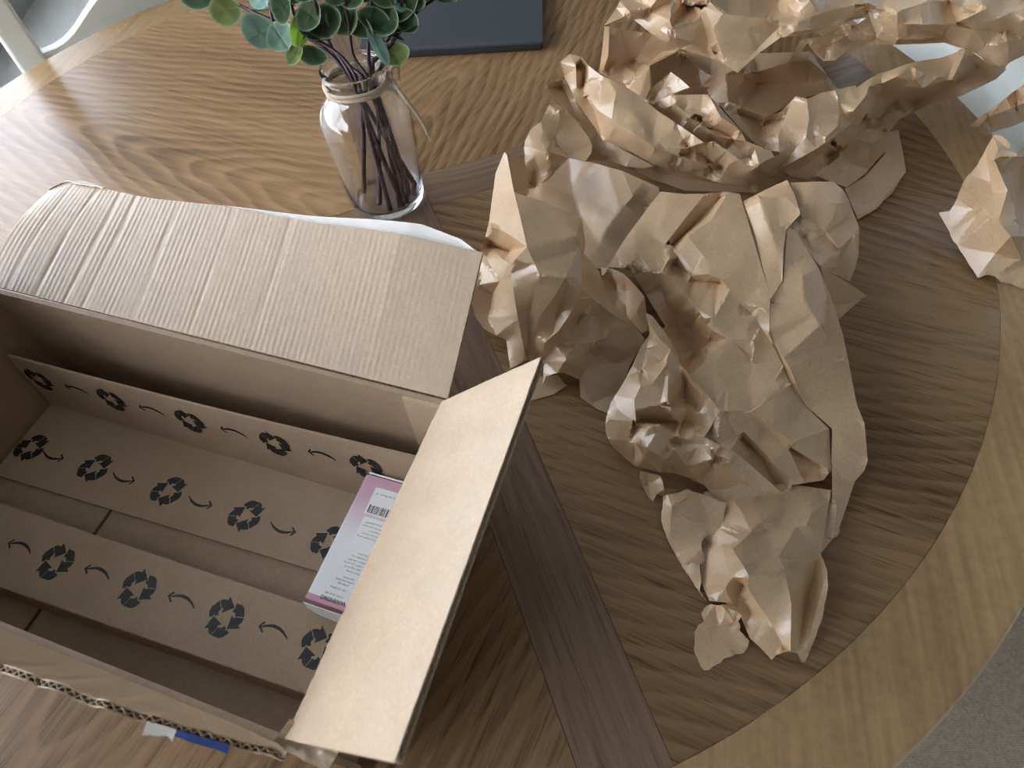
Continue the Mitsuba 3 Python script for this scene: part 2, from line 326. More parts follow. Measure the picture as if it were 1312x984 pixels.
# front flap: a torn lip leaning outwards
ffx = np.array([UL - .003, -0.30, -0.235, -0.195, -0.165, -0.140, -0.127])
ffv = np.array([-0.0168, -0.0172, -0.0165, -0.0150, -0.0125, -0.0100, -0.0080])
ffz = np.array([0.163, 0.163, 0.161, 0.155, 0.140, 0.124, 0.1165])
def ff(s, t):
    u = UL - .003 + s * (UR + 0.002 - UL + .003)
    j = 0.0018 * (meshkit.fbm(np.stack([s * 60, 0 * s, 0 * s], -1), 3, 3) - .5)
    b = np.stack([u, 0 * u + VF - 0.0028, 0 * u + HB], -1)
    e = np.stack([u, np.interp(u, ffx, ffv) + j, np.interp(u, ffx, ffz) + 2 * j], -1)
    return b + (e - b) * t[..., None] + np.stack([0 * u, -0.0015 * np.sin(np.pi * t), 0 * u], -1)
corrugated(B + 'front_flap', lambda s, t: ff(1 - s, 1 - t), 0.37, 0.0034, 200, 10, 'cardboard', pitch=0.0036)
# scraps of a printed label on the lip
def scrap(key, a, b, z0, z1, mat, label, seed):
    def f(s, t):
        u = a + s * (b - a)
        e = np.stack([u, np.interp(u, ffx, ffv), np.interp(u, ffx, ffz)], -1)
        w = 0.5 + 0.8 * meshkit.noise(np.stack([s * 2.6, 0 * s, 0 * s], -1), seed)
        return e + np.stack([0 * u, 0.0004 - (z1 - z0) * w * t, 0.0002 - 0.0015 * t], -1)
    put(B + key, sheet(lambda s, t: f(1 - s, t), 40, 6, 0.0004), mat, 30); lab(B + key, label)
scrap('label_scrap', -0.1800, -0.1690, 0, 0.005, 'torn_fibre', 'torn white scrap of label', 5)
scrap('printed_scrap', -0.1695, -0.1490, 0, 0.0030, 'blue_print', 'blue printed scrap of label', 7)
# glued joint tab inside the back wall's right end
put(B + 'joint_tab', sheet(quad((UR - 0.001, VB - 0.0062, HB - 0.0005), (-0.1575, VB - 0.0062, HB - 0.0005), (-0.1575, VB - 0.0062, 0.004), (UR - 0.001, VB - 0.0062, 0.004)), 20, 12, 0.0026), 'cardboard', 30)
lab('shipping_box', 'open brown corrugated shipping box with its flaps standing up', 'box')

# ------------------------------------------------------------------ folded card insert with printed marks
I = 'card_insert__'
IL, IR, ZI = -0.4915, -0.1360, 0.0095
put(I + 'back_panel', sheet(quad((IL, 0.0900, ZI), (IR - 0.004, 0.0985, ZI), (IR - 0.004, 0.1575, ZI), (IL, 0.1575, ZI)), 60, 12, 0.0018), 'insert_card', 30)
WB, WT0, WT1, ZW = 0.1575, 0.1627, 0.1714, 0.070
put(I + 'upright_wall', sheet(quad((IL, WB, ZI - .001), (IR, WB, ZI - .001), (IR, WT1, ZW), (IL, WT0, ZW)), 60, 12, 0.0022, lambda s, t: 0.002 * np.sin(np.pi * s) * t), 'insert_card', 30)
ZF = 0.0280
put(I + 'front_panel', sheet(quad((IL, 0.0170, ZF), (IR - 0.004, 0.0248, ZF), (IR - 0.004, 0.0715, ZF), (IL, 0.0680, ZF)), 60, 12, 0.0018), 'insert_card', 30)
put(I + 'front_leg', sheet(quad((IL, 0.0135, 0.0072), (IR - 0.004, 0.0215, 0.0072), (IR - 0.004, 0.0248, ZF), (IL, 0.0170, ZF)), 40, 6, 0.0016), 'insert_card', 30)
put(I + 'front_fold', tube(bw(np.array([(IL, 0.0174, ZF - 0.0009), (-0.3, 0.0215, ZF - 0.0009), (IR - 0.004, 0.0252, ZF - 0.0009)])), 0.0011, 10), 'insert_card', True)
lab('card_insert', 'brown folded card insert printed with black recycling marks, lying in the shipping box', 'card insert')
# the recycling mark: three bent arrows chasing each other
def recycle_mark():
    body = LineString([(-.247, .293), (-.15, .46), (.15, .46), (.215, .348)]).buffer(.14, cap_style=2, join_style=3)
    head = Polygon([(.215 - .235, .348 - .136), (.215 + .235, .348 + .136), (.375, .070)])
    one = body.union(head).difference(LineString([(.02, .25), (.16, .66)]).buffer(.012))
    turn = lambda g, k: affinity.rotate(g, -120 * k, origin=(0, 0))
    heads = [turn(head, k) for k in range(3)]
    return [turn(one, k).difference(heads[(k + 2) % 3].buffer(.035, join_style=2)) for k in range(3)]
def curved_arrow():
    t = np.linspace(0, 1, 24)
    x = -0.5 + t * 0.95; y = -0.17 + 0.62 * (t - 0.55) ** 2 * 1.1
    w = 0.035 + 0.045 * np.sin(np.pi * np.clip(t * 1.0, 0, 1)) ** 0.8
    up = np.stack([x, y + w * .6], 1); dn = np.stack([x, y - w * .6], 1)
    body = Polygon(np.vstack([up, dn[::-1]]))
    head = LineString([(.33, .09), (.50, -.04), (.40, -.20)]).buffer(.028, cap_style=2)
    return body.union(head)
MARK = extrude(shapely.union_all(recycle_mark()), 0.012)
ARROW = extrude(curved_arrow(), 0.012)
def stamp(key, mesh, c, ax, ay, size):
    m = mesh.copy(); m.vertices = m.vertices * np.array([size, size, 0.008])
    o = bw(np.array(c, float)); ex = ax[0] * BU + ax[1] * BV + np.array([0, 0, ax[2]]); ey = ay[0] * BU + ay[1] * BV + np.array([0, 0, ay[2]])
    put(num(I + key), frame_at(m, o, ex / np.linalg.norm(ex), ey / np.linalg.norm(ey)), 'black_ink')
for u_ in (-0.4770, -0.4130, -0.3438, -0.2750, -0.2060):
    stamp('recycling_mark', MARK, (u_ - 0.0010, 0.1183, ZI + 0.00012), (1, 0, 0), (0.18, 1, 0), 0.0205)
for u_ in (-0.4520, -0.3830, -0.3125, -0.2415):
    stamp('curved_arrow', ARROW, (u_ - 0.0035, 0.1185, ZI + 0.00012), (1, 0, 0), (0.0, 1, 0), 0.021)
for k, u_ in enumerate((-0.3743, -0.3070, -0.2397, -0.1727)):
    stamp('recycling_mark', MARK, (u_, 0.0447 + 0.0016 * k, ZF + 0.00012), (-1, 0, 0), (0.0, -1, 0), 0.0205)
for k, u_ in enumerate((-0.4066, -0.3405, -0.2732, -0.2047)):
    stamp('curved_arrow', ARROW, (u_, 0.0447 + 0.0015 * k, ZF + 0.00012), (-1, 0, 0), (0.0, -1, 0), 0.021)
for k, (u_, mk) in enumerate(((-0.4755, 0), (-0.438, 1), (-0.405, 0), (-0.368, 1), (-0.334, 0), (-0.296, 1), (-0.262, 0), (-0.224, 1), (-0.190, 0))):
    s_ = (u_ - IL) / (IR - IL); f_ = 0.62
    top = WT0 + (WT1 - WT0) * s_
    nrm = 0.00025
    stamp('curved_arrow' if mk else 'recycling_mark', ARROW if mk else MARK, (u_, WB + (top - WB) * f_ - nrm - 0.002 * math.sin(math.pi * s_) * f_ * 0 - 0.0022 * math.sin(math.pi * s_) * f_, ZI + (ZW - ZI) * f_), (-1, 0, 0), (0, top - WB, ZW - ZI) if False else (0, -(top - WB), -(ZW - ZI)), 0.021 if mk else 0.0205)

# ------------------------------------------------------------------ pink and white carton
K = 'small_carton__'
PU0, PU1, PV0, PV1, PZ = -0.1880, -0.1365, 0.0705, 0.1610, 0.0455
def carton_top(p, n, uv):
    v = (p.x * float(BV[0]) + p.y * float(BV[1]) - PV0) / (PV1 - PV0)
    pink = mi.Color3f(0.60, 0.335, 0.43); white = mi.Color3f(0.80, 0.81, 0.81)
    k = smoothstep(0.38, 0.95, v)
    c = mix((0.80, 0.81, 0.81), (0.60, 0.36, 0.45), k)
    return dr.select(v < 0.055, mi.Color3f(0.58, 0.31, 0.42), c)
bs('carton_print', base_color=proc(carton_top), roughness=0.35, specular=0.5)
bs('carton_side', base_color=rgb(0.62, 0.45, 0.50), roughness=0.4)
bs('carton_white', base_color=rgb(0.80, 0.80, 0.80), roughness=0.5)
def tobox(m): return trimesh.Trimesh(bw(m.vertices), m.faces, process=False)
put(K + 'body', tobox(rbox((PU0, PV0 + 0.001, ZF + 0.0006), (PU1, PV1, PZ), 0.0008)), 'carton_print', 30)
put(K + 'end_flap', sheet(lambda s, t: np.stack([PU0 + (PU1 - PU0) * s, PV0 - 0.0012 - 0.0035 * np.sin(np.pi * np.clip(s, 0, 1)) ** .5 * t, PZ - 0.0005 - 0.006 * t], -1), 24, 8, 0.0005), 'carton_white', 30)
put(K + 'tuck_flap', sheet(lambda s, t: np.stack([PU0 + 0.0015 + (PU1 - PU0 - 0.003) * s, PV1 + 0.0003 + 0.0010 * t, PZ + 0.0002 + 0.0006 * t], -1), 12, 4, 0.0005), 'carton_white', 30)
lab('small_carton', 'small pink and white printed carton lying in the card insert', 'box')
# panels and lettering on the top face; the lettering reads upside down, from the far right
def flat(key, poly_or_mesh, mat, z):
    m = poly_or_mesh if isinstance(poly_or_mesh, trimesh.Trimesh) else extrude(poly_or_mesh, 0.00006)
    m = m.copy(); m.vertices[:, 2] += PZ + z; m.vertices[:, 0] = PU0 + (m.vertices[:, 0] + 0.1925) * 0.97; m.vertices[:, 1] = PV0 + (m.vertices[:, 1] - 0.0725) * 0.942
    put(num(K + key), tobox(m), mat)
flat('label_panel', shapely.box(-0.1815, 0.1395, -0.1415, 0.1605), 'carton_white', 0.00004)
flat('text_panel', shapely.box(-0.1800, 0.1165, -0.1415, 0.1375).buffer(-.001).buffer(.001), 'carton_white', 0.00003)
flat('text_panel', shapely.box(-0.1800, 0.0960, -0.1415, 0.1150).buffer(-.001).buffer(.001), 'carton_white', 0.00003)
bars = []
r2 = np.random.default_rng(3); x = -0.1798
while x < -0.1432:
    w = float(r2.choice([.0003, .0003, .0006, .0009])); bars.append(shapely.box(x, 0.1408, min(x + w, -0.1425), 0.1468)); x += w + float(r2.choice([.0003, .0004, .0007]))
flat('barcode', shapely.union_all(bars), 'black_ink', 0.00012)
def line_of_text(s, x_right, v, h, mat='grey_ink', bold=False):
    """rotated half a turn: the words run towards -u; the end of the line lies at the left (x_right in its own reading)"""
    m = meshkit.text_mesh(s, h, 0.00006, bold)
    m.vertices = m.vertices * np.array([-1, -1, 1.0])
    m.vertices[:, 0] += x_right - m.vertices[:, 0].min()
    m.vertices[:, 1] += v
    return m
lines = [('Bonds Last Metros Oil', -0.1795, 0.1565, .0013), ('XA0327N', -0.1640, 0.1510, .0013),
         ('dust, remove it', -0.1770, 0.1345, .00125), ('with the test result', -0.1785, 0.1318, .00125), ('and that may', -0.1725, 0.1291, .00125), ('clean and free of', -0.1762, 0.1264, .00125), ('the surface being', -0.1785, 0.1237, .00125),
         ('be used )', -0.1725, 0.1150 - .003, .00125), ('be ensured and', -0.1755, 0.1094, .00125), ('and testing after', -0.1775, 0.1068, .00125), ('ure that turn while', -0.1790, 0.1042, .00125), ('lead free result', -0.1775, 0.1016, .00125), ('after testing', -0.1745, 0.0990, .00125),
         ('each time.', -0.1750, 0.0945, .00125), ('y after removing', -0.1790, 0.0922, .00125), ('bottle cap', -0.1765, 0.0899, .00125), ('own, dry place', -0.1800, 0.0862, .00125), ('ch the swab with', -0.1820, 0.0818, .00125)]
tm = [line_of_text(s, a, v, h) for s, a, v, h in lines]
tm = [trimesh.intersections.slice_mesh_plane(m, [-1, 0, 0], [-0.1422, 0, 0]) for m in tm]
flat('printed_text', trimesh.util.concatenate(tm), 'grey_ink', 0.00012)
flat('printed_heading', line_of_text('WARNING', -0.1830, 0.0790, .0026, bold=True), 'black_ink', 0.00012)

# ------------------------------------------------------------------ crumpled kraft papers
# Each paper is a few overlapping folds of one sheet. A fold is an outline and crease lines; every point is
# (sheet u, sheet v, x, y, z): where it lies on the sheet and, in tenths of a millimetre, where that spot is in the room.
PAPERS = {
  'C': [
    ([(678,241,402,5497,7580),(687,239,473,5497,7590),(702,231,597,5511,7640),(728,202,827,5638,7780),(763,209,1050,5375,7880),(798,219,1283,5184,7900),(826,232,1468,5054,7860),(844,240,1587,4983,7830),(847,256,1599,4905,7740),(801,310,1217,4615,7540),(778,345,993,4304,7520),(753,343,818,4358,7520),(732,322,704,4587,7520),(692,282,461,5076,7520),(674,254,359,5400,7540)],
     [[(798,219,1283,5184,7900),(811,251,1332,4921,7812),(826,265,1454,4906,7678)],
      [(811,251,1332,4921,7812),(781,287,1088,4768,7645),(768,312,970,4609,7559)],
      [(728,202,827,5638,7780),(732,244,810,5311,7645),(742,277,851,5050,7534)]], 0.3, 0.0),
    ([(646,194,171,5025,8380),(635,221,75,4943,8240),(630,256,12,4724,8120),(627,282,-31,4585,8020),(620,312,-103,4422,7900),(615,316,-136,4369,7920),(617,332,-138,4199,7930),(593,348,-309,4088,7920),(601,378,-273,3922,7800),(609,406,-244,3766,7690),(620,421,-179,3657,7650),(633,429,-101,3596,7630),(648,435,-6,3543,7610),(652,462,-2,3374,7540),(654,472,-1,3309,7515),(675,462,145,3311,7600),(697,462,282,3287,7600),(695,493,249,3107,7520),(699,482,279,3133,7590),(714,477,374,3115,7650),(723,478,428,3096,7660),(742,486,536,3023,7650),(744,509,532,2932,7530),(765,524,648,2812,7515),(779,530,726,2760,7515),(793,513,829,2855,7540),(807,467,969,3146,7600),(826,434,1129,3352,7650),(801,402,992,3539,7770),(786,394,901,3594,7810),(777,378,856,3679,7870),(768,348,819,3831,8000),(748,325,698,3893,8160),(750,310,728,4006,8180),(745,280,714,4123,8320),(717,268,548,4226,8360),(692,256,401,4338,8380),(659,247,201,4469,8380),(650,199,189,4971,8380)],
     [[(650,199,189,4971,8380),(655,226,196,4670,8390),(659,247,201,4469,8380),(666,277,217,4111,8436),(675,316,232,3725,8466)],
      [(629,292,-21,4358,8129),(642,294,60,4273,8170),(659,304,152,4024,8295),(675,316,232,3725,8466),(660,332,132,3657,8415),(651,339,77,3719,8310),(636,325,-5,4205,7973),(617,332,-138,4199,7930)],
      [(628,315,-50,4507,7789),(652,322,110,4350,7840),(666,318,193,4017,8177)],
      [(659,304,152,4024,8295),(660,315,158,4114,8124),(652,322,110,4350,7840)],
      [(651,339,77,3719,8310),(658,368,99,3567,8210),(664,406,108,3442,8001),(674,461,137,3311,7610)],
      [(615,366,-170,3962,7863),(631,378,-80,3917,7772),(628,396,-111,3822,7705),(620,420,-182,3668,7650)],
      [(651,339,77,3719,8310),(631,378,-80,3917,7772)],
      [(725,355,481,3408,8420),(711,378,392,3357,8298),(690,406,268,3390,8033),(676,457,157,3338,7612)],
      [(675,316,232,3725,8466),(692,353,297,3464,8414),(676,406,186,3448,7981),(675,458,146,3342,7594)],
      [(742,367,581,3382,8336),(732,399,511,3304,8158),(716,424,403,3239,8020),(698,439,294,3261,7867),(695,460,270,3288,7628)],
      [(713,404,408,3389,8033),(709,427,373,3313,7912),(698,439,294,3261,7867)],
      [(725,355,481,3408,8420),(713,404,408,3389,8033)],
      [(690,406,268,3390,8033),(685,442,220,3341,7754),(687,460,221,3328,7585)],
      [(745,280,714,4123,8320),(737,302,624,3867,8386),(744,325,643,3733,8322),(745,348,617,3523,8343),(742,367,581,3382,8336)],
      [(742,367,581,3382,8336),(755,378,679,3490,8104),(769,391,760,3447,8023),(786,402,878,3480,7858),(801,413,976,3455,7770)],
      [(745,348,617,3523,8343),(765,355,784,3729,8040),(768,391,760,3482,7984),(770,409,778,3457,7840)],
      [(742,406,601,3468,7884),(753,403,658,3430,7946),(773,409,793,3451,7845),(800,413,969,3458,7768)],
      [(725,416,477,3386,7904),(742,406,601,3468,7884)],
      [(764,438,704,3251,7815),(774,434,767,3257,7834),(774,457,767,3210,7662)],
      [(769,441,726,3204,7844),(760,454,678,3218,7694),(745,485,554,3033,7647)],
      [(760,454,678,3218,7694),(786,465,837,3179,7608),(807,467,969,3146,7600)],
      [(702,441,318,3262,7848),(728,442,481,3243,7829),(742,406,601,3468,7884)],
      [(728,442,481,3243,7829),(725,462,434,3082,7841),(742,482,542,3056,7644)],
      [(728,442,481,3243,7829),(765,438,708,3236,7834)],
      [(773,409,793,3451,7845),(783,421,839,3348,7835),(774,434,767,3257,7834)]], 0.6, 0.0),
    ([(648,196,181,5023,8370),(671,203,353,5249,8120),(678,249,384,5308,7660),(657,247,204,4842,8080)],
     [], 0.4, 0.0),
    ([(678,514,119,2967,7508),(692,482,235,3196,7510),(714,480,383,3188,7515),(726,494,441,3075,7512),(709,505,326,3006,7508)],
     [], 0.1, 0.0),
  ],
  'B': [
    ([(770,342,921,4247,7620),(785,344,1013,4167,7660),(799,351,1071,3998,7760),(813,365,1111,3767,7860),(826,380,1133,3528,7970),(831,423,1158,3380,7720),(822,427,1122,3437,7620),(806,408,1058,3645,7580),(785,395,952,3801,7550),(773,372,903,4022,7550)],
     [[(799,351,1071,3998,7760),(803,372,1107,3976,7565),(802,403,1053,3732,7532)],
      [(785,362,1016,4140,7510),(790,383,1016,3945,7510)],
      [(826,380,1133,3528,7970),(816,398,1087,3541,7796),(822,427,1122,3437,7620)]], 0.45, 0.0),
    ([(846,245,1539,4765,7960),(874,248,1705,4652,8000),(902,248,1873,4573,8040),(931,245,2048,4511,8090),(948,248,2152,4473,8080),(963,299,2080,3932,8130),(987,380,2029,3267,8100),(985,428,1945,2974,8020),(1004,470,1980,2709,7960),(991,440,1979,2929,7960),(1017,497,2033,2575,7870),(1034,521,2095,2427,7830),(1062,549,2186,2236,7820),(1065,603,2144,1974,7700),(1055,615,2061,1907,7700),(1014,622,1850,1911,7670),(1011,637,1824,1842,7630),(956,656,1504,1780,7610),(933,658,1387,1788,7590),(902,621,1280,2023,7600),(887,616,1208,2069,7590),(862,552,1161,2487,7600),(869,484,1285,2884,7720),(849,420,1269,3371,7740),(853,418,1308,3417,7700),(821,367,1188,3845,7740),(808,344,1130,4009,7800),(778,342,952,4142,7720),(806,299,1182,4383,7860)],
     [[(902,250,1863,4541,8050),(882,275,1672,4332,8045),(859,304,1472,4119,8010),(851,314,1412,4062,7982)],
      [(922,253,2025,4573,7979),(892,286,1772,4364,7902),(861,315,1523,4171,7851),(855,311,1468,4156,7909)],
      [(933,247,2050,4490,8090),(912,281,1827,4181,8098),(882,304,1588,4019,8083),(867,329,1468,3885,8007),(858,313,1458,4073,7976)],
      [(867,329,1468,3885,8007),(865,339,1487,3925,7872)],
      [(846,350,1277,3661,8080),(858,332,1379,3795,8085),(846,344,1300,3742,8039)],
      [(846,366,1313,3721,7863),(809,338,1096,3875,7996),(814,362,1143,3853,7788)],
      [(846,366,1313,3721,7863),(834,347,1211,3713,8061),(806,299,1182,4383,7860)],
      [(846,366,1313,3721,7863),(849,351,1291,3650,8078),(864,361,1365,3555,8073),(884,383,1460,3405,8025),(902,408,1513,3190,8027),(910,436,1596,3165,7776)],
      [(846,367,1324,3739,7830),(854,393,1358,3609,7720),(868,403,1455,3583,7632),(872,421,1473,3501,7544),(884,419,1560,3506,7536),(897,403,1533,3319,7922)],
      [(884,419,1560,3506,7536),(889,456,1526,3221,7510)],
      [(910,436,1596,3165,7776),(889,456,1526,3221,7510)],
      [(888,353,1553,3663,7998),(889,360,1573,3668,7933),(907,361,1658,3594,7984),(922,362,1753,3580,7971)],
      [(888,353,1541,3638,8033),(908,351,1640,3571,8099),(925,358,1717,3488,8107),(948,388,1804,3276,8062),(962,402,1883,3210,7997),(972,393,1926,3208,8071)],
      [(889,360,1573,3668,7933),(869,362,1406,3576,8034)],
      [(902,408,1513,3190,8027),(912,407,1558,3158,8068),(935,409,1697,3146,8034),(967,405,1886,3147,8033),(986,436,1955,2957,7968),(1004,470,1995,2730,7930)],
      [(962,402,1883,3210,7997),(967,405,1886,3147,8033)],
      [(987,380,2029,3267,8100),(972,393,1926,3208,8071)],
      [(907,436,1579,3162,7783),(912,423,1553,3093,7994),(935,436,1663,2991,7980),(968,436,1843,2952,7994)],
      [(966,436,1821,2941,8012),(963,459,1804,2856,7907)],
      [(882,304,1588,4019,8083),(912,342,1685,3648,8093),(925,358,1717,3488,8107)],
      [(871,467,1249,2840,7954),(887,494,1296,2644,7952),(918,518,1419,2460,7956),(921,527,1412,2380,7991)],
      [(901,448,1458,2955,7947),(912,476,1477,2762,7927),(915,512,1431,2523,7924)],
      [(968,438,1838,2935,7996),(963,466,1787,2801,7913)],
      [(923,494,1501,2633,7927),(958,497,1696,2597,7913),(999,495,1893,2538,7971)],
      [(921,527,1412,2380,7991),(961,526,1642,2389,7940),(1014,491,1993,2564,7950)],
      [(959,528,1623,2367,7959),(984,552,1746,2257,7858),(1009,573,1845,2118,7839),(1025,608,1931,1978,7686)],
      [(959,528,1623,2367,7959),(1006,501,1943,2524,7925),(1017,497,2033,2575,7870)],
      [(1006,501,1943,2524,7925),(1033,521,2083,2423,7840)],
      [(945,561,1527,2228,7860),(966,590,1631,2104,7730),(989,623,1721,1928,7653)],
      [(953,562,1616,2287,7727),(978,590,1717,2117,7685),(996,628,1784,1928,7574)],
      [(920,572,1368,2168,7877),(935,577,1431,2116,7899),(971,613,1608,1954,7753),(1010,637,1813,1839,7640)],
      [(928,526,1459,2401,7955),(945,561,1527,2228,7860)],
      [(928,526,1459,2401,7955),(991,592,1726,2029,7815),(1014,615,1856,1942,7684)],
      [(1009,573,1845,2118,7839),(1029,605,1973,2007,7648)],
      [(1014,575,1930,2175,7704),(1047,595,2084,2050,7659),(1053,615,2064,1917,7680)],
      [(1009,571,1844,2126,7853),(1042,590,2030,2046,7739),(1065,603,2144,1974,7700)],
      [(959,528,1623,2367,7959),(1017,567,1860,2108,7921),(1062,549,2186,2236,7820)]], 0.75, 0.0),
    ([(849,636,972,1977,7590),(881,626,1148,1993,7630),(930,644,1372,1838,7670),(926,682,1303,1645,7630),(907,685,1209,1651,7610),(899,696,1152,1602,7590),(900,706,1145,1546,7590),(904,720,1147,1473,7580),(897,725,1105,1455,7580),(899,744,1093,1358,7560),(897,757,1069,1298,7550),(906,772,1100,1222,7540),(891,752,1056,1337,7515),(883,739,1033,1407,7515),(871,722,991,1509,7515),(855,694,945,1669,7520),(847,668,930,1816,7525)],
     [[(930,644,1372,1838,7670),(901,686,1174,1647,7611)],
      [(860,650,1001,1858,7648),(858,691,961,1679,7527)],
      [(881,720,1030,1487,7581),(901,720,1133,1474,7582)]], 0.38, 1.2),
    ([(901,630,1266,1979,7580),(957,620,1571,1982,7620),(1013,620,1860,1935,7640),(1065,628,2113,1851,7650),(1059,671,2001,1623,7630),(1052,709,1904,1433,7610),(1060,729,1878,1307,7670),(1062,752,1837,1189,7690),(1054,793,1745,1013,7650),(1043,821,1675,905,7590),(1031,851,1596,792,7515),(1027,849,1572,799,7540),(1022,837,1552,844,7580),(1008,835,1469,848,7640),(998,838,1438,851,7580),(993,841,1423,850,7540),(989,846,1406,834,7515),(980,836,1364,876,7560),(961,818,1296,964,7570),(949,793,1271,1084,7590),(939,785,1229,1123,7600),(929,772,1205,1198,7570),(909,770,1113,1228,7550),(898,747,1096,1356,7525),(898,696,1166,1626,7525),(906,671,1242,1756,7540)],
     [[(939,704,1281,1458,7813),(952,724,1304,1340,7840),(960,737,1323,1276,7836),(957,752,1303,1218,7793),(988,798,1423,1022,7662),(1005,832,1485,877,7574)],
      [(976,668,1535,1639,7762),(939,704,1281,1458,7813),(906,696,1211,1623,7517)],
      [(1005,729,1563,1297,7803),(1014,772,1544,1095,7781),(1013,833,1493,853,7647)],
      [(976,670,1533,1632,7761),(980,678,1552,1597,7723),(1033,673,1817,1582,7748),(1041,656,1899,1682,7722),(1013,628,1842,1887,7648)],
      [(952,750,1352,1299,7567),(942,776,1265,1174,7562),(928,755,1200,1262,7653),(939,739,1247,1299,7757)],
      [(957,752,1303,1218,7793),(952,767,1324,1209,7571),(944,783,1262,1137,7582)],
      [(1048,717,1871,1396,7610),(1033,772,1729,1149,7531),(1023,833,1561,859,7588)],
      [(980,678,1552,1597,7723),(1005,729,1563,1297,7803)],
      [(988,798,1423,1022,7662),(962,785,1351,1120,7562),(957,798,1306,1061,7570)],
      [(1060,729,1878,1307,7670),(1048,772,1748,1105,7669),(1033,831,1613,865,7587)]], 0.6, 0.7),
    ([(907,774,1107,1215,7530),(932,774,1209,1181,7590),(942,783,1236,1126,7630),(952,788,1277,1094,7630),(947,795,1257,1073,7590),(949,808,1261,1022,7550),(961,821,1301,959,7540),(958,827,1283,933,7530),(953,837,1248,892,7520),(942,838,1192,894,7520),(939,840,1175,886,7530),(927,846,1110,867,7515),(909,859,1011,818,7510),(902,859,981,823,7510),(897,850,964,866,7510),(891,841,947,910,7510),(889,836,944,934,7510),(891,821,970,1002,7515),(889,811,973,1051,7515),(894,802,1005,1090,7520),(902,795,1050,1113,7530),(898,785,1045,1164,7530)],
     [[(952,788,1277,1094,7630),(939,798,1232,1079,7525),(916,803,1117,1071,7510)],
      [(927,778,1173,1162,7618),(939,795,1219,1079,7585)],
      [(947,798,1254,1064,7581),(939,813,1211,1008,7529),(914,836,1062,919,7517)],
      [(947,795,1257,1073,7590),(944,783,1253,1129,7614)]], 0.52, 1.6),
    ([(1009,294,2365,3919,8140),(1014,288,2425,3984,8120),(1049,344,2494,3507,8080),(1057,362,2511,3393,8040),(1067,388,2534,3236,7980),(1080,428,2542,2982,7900),(1089,470,2508,2714,7850),(1083,440,2555,2931,7850),(1098,519,2443,2396,7830),(1108,542,2431,2240,7840),(1112,590,2388,1993,7750),(1108,603,2377,1954,7680),(1095,617,2306,1903,7630),(1075,677,2105,1604,7560),(1076,681,2106,1586,7550),(1073,687,2076,1554,7550),(1068,690,2047,1546,7545),(1052,709,1935,1456,7540),(1056,684,1990,1578,7570),(1065,635,2107,1816,7630),(1066,643,2091,1766,7640),(1066,615,2121,1899,7700),(1065,592,2136,2005,7760),(1066,549,2201,2228,7830),(1034,521,2090,2422,7840),(1017,497,2028,2569,7880),(991,440,1969,2915,7980),(986,431,1937,2948,8030),(988,383,2016,3231,8120),(1004,360,2163,3393,8120)],
     [[(1065,440,2411,2893,7924),(1067,521,2265,2398,7839),(1104,539,2419,2257,7841)],
      [(1067,521,2265,2398,7839),(1066,549,2201,2228,7830)],
      [(1034,521,2090,2422,7840),(1067,521,2265,2398,7839)],
      [(1029,352,2310,3400,8153),(1032,388,2249,3155,8119),(1052,416,2305,2955,8091),(1061,422,2396,2977,7992)],
      [(1009,294,2365,3919,8140),(1019,339,2322,3566,8093),(1029,352,2310,3400,8153),(1049,344,2494,3507,8080)],
      [(1049,344,2494,3507,8080),(1060,383,2451,3211,8067),(1061,422,2396,2977,7992),(1065,440,2411,2893,7924)],
      [(988,388,2025,3226,8079),(1032,388,2249,3155,8119)],
      [(986,431,1951,2970,8000),(1011,470,2017,2697,7970),(1032,519,2077,2434,7850)],
      [(1066,615,2121,1899,7700),(1078,613,2201,1920,7669),(1095,617,2306,1903,7630)],
      [(1072,648,2114,1735,7638),(1067,690,2034,1536,7570)]], 0.52, 0.0),
    ([(952,258,2148,4374,8080),(981,243,2357,4445,8120),(1009,230,2544,4480,8170),(1018,248,2522,4264,8200),(1024,268,2483,4047,8220),(1025,275,2471,3989,8220),(1007,294,2345,3900,8160),(1004,322,2249,3675,8150),(1002,360,2151,3385,8130),(988,383,2016,3231,8120),(978,347,2055,3527,8110),(966,304,2097,3915,8100)],
     [[(972,253,2228,4276,8191),(985,289,2208,3944,8184),(997,327,2203,3647,8141),(1001,360,2149,3395,8120)],
      [(985,289,2208,3944,8184),(1006,292,2341,3913,8160)],
      [(973,256,2225,4244,8197),(1016,248,2514,4265,8200)]], 0.45, 0.0),
    ([(1013,234,2589,4496,8120),(1042,233,2758,4440,8150),(1067,233,2926,4423,8140),(1080,243,2983,4332,8120),(1088,256,3015,4247,8080),(1093,271,3006,4120,8060),(1101,291,3029,3987,8000),(1100,327,3004,3807,7860),(1095,344,2983,3747,7760),(1089,360,2959,3704,7660),(1076,355,2831,3679,7760),(1052,344,2547,3559,8020),(1032,317,2471,3757,8080),(1014,289,2417,3969,8130),(1024,280,2525,4070,8100),(1025,268,2525,4111,8160)],
     [[(1024,268,2522,4111,8160),(1028,280,2534,4042,8123),(1057,294,2696,3928,8077),(1076,318,2782,3770,8008),(1101,292,3024,3976,8000)],
      [(1028,261,2563,4165,8171),(1080,261,2904,4143,8140)],
      [(1014,289,2417,3969,8130),(1037,294,2548,3914,8117),(1060,304,2714,3889,8028),(1057,294,2696,3928,8077)],
      [(1030,304,2535,3918,8029),(1052,342,2542,3563,8039),(1074,319,2788,3796,7972),(1060,304,2714,3889,8028)],
      [(1052,344,2548,3563,8020),(1070,342,2719,3643,7930),(1076,319,2800,3790,7976)],
      [(1090,309,2922,3868,7971),(1082,355,2912,3726,7698)],
      [(1090,309,2922,3868,7971),(1076,329,2852,3816,7853),(1072,353,2801,3680,7775)],
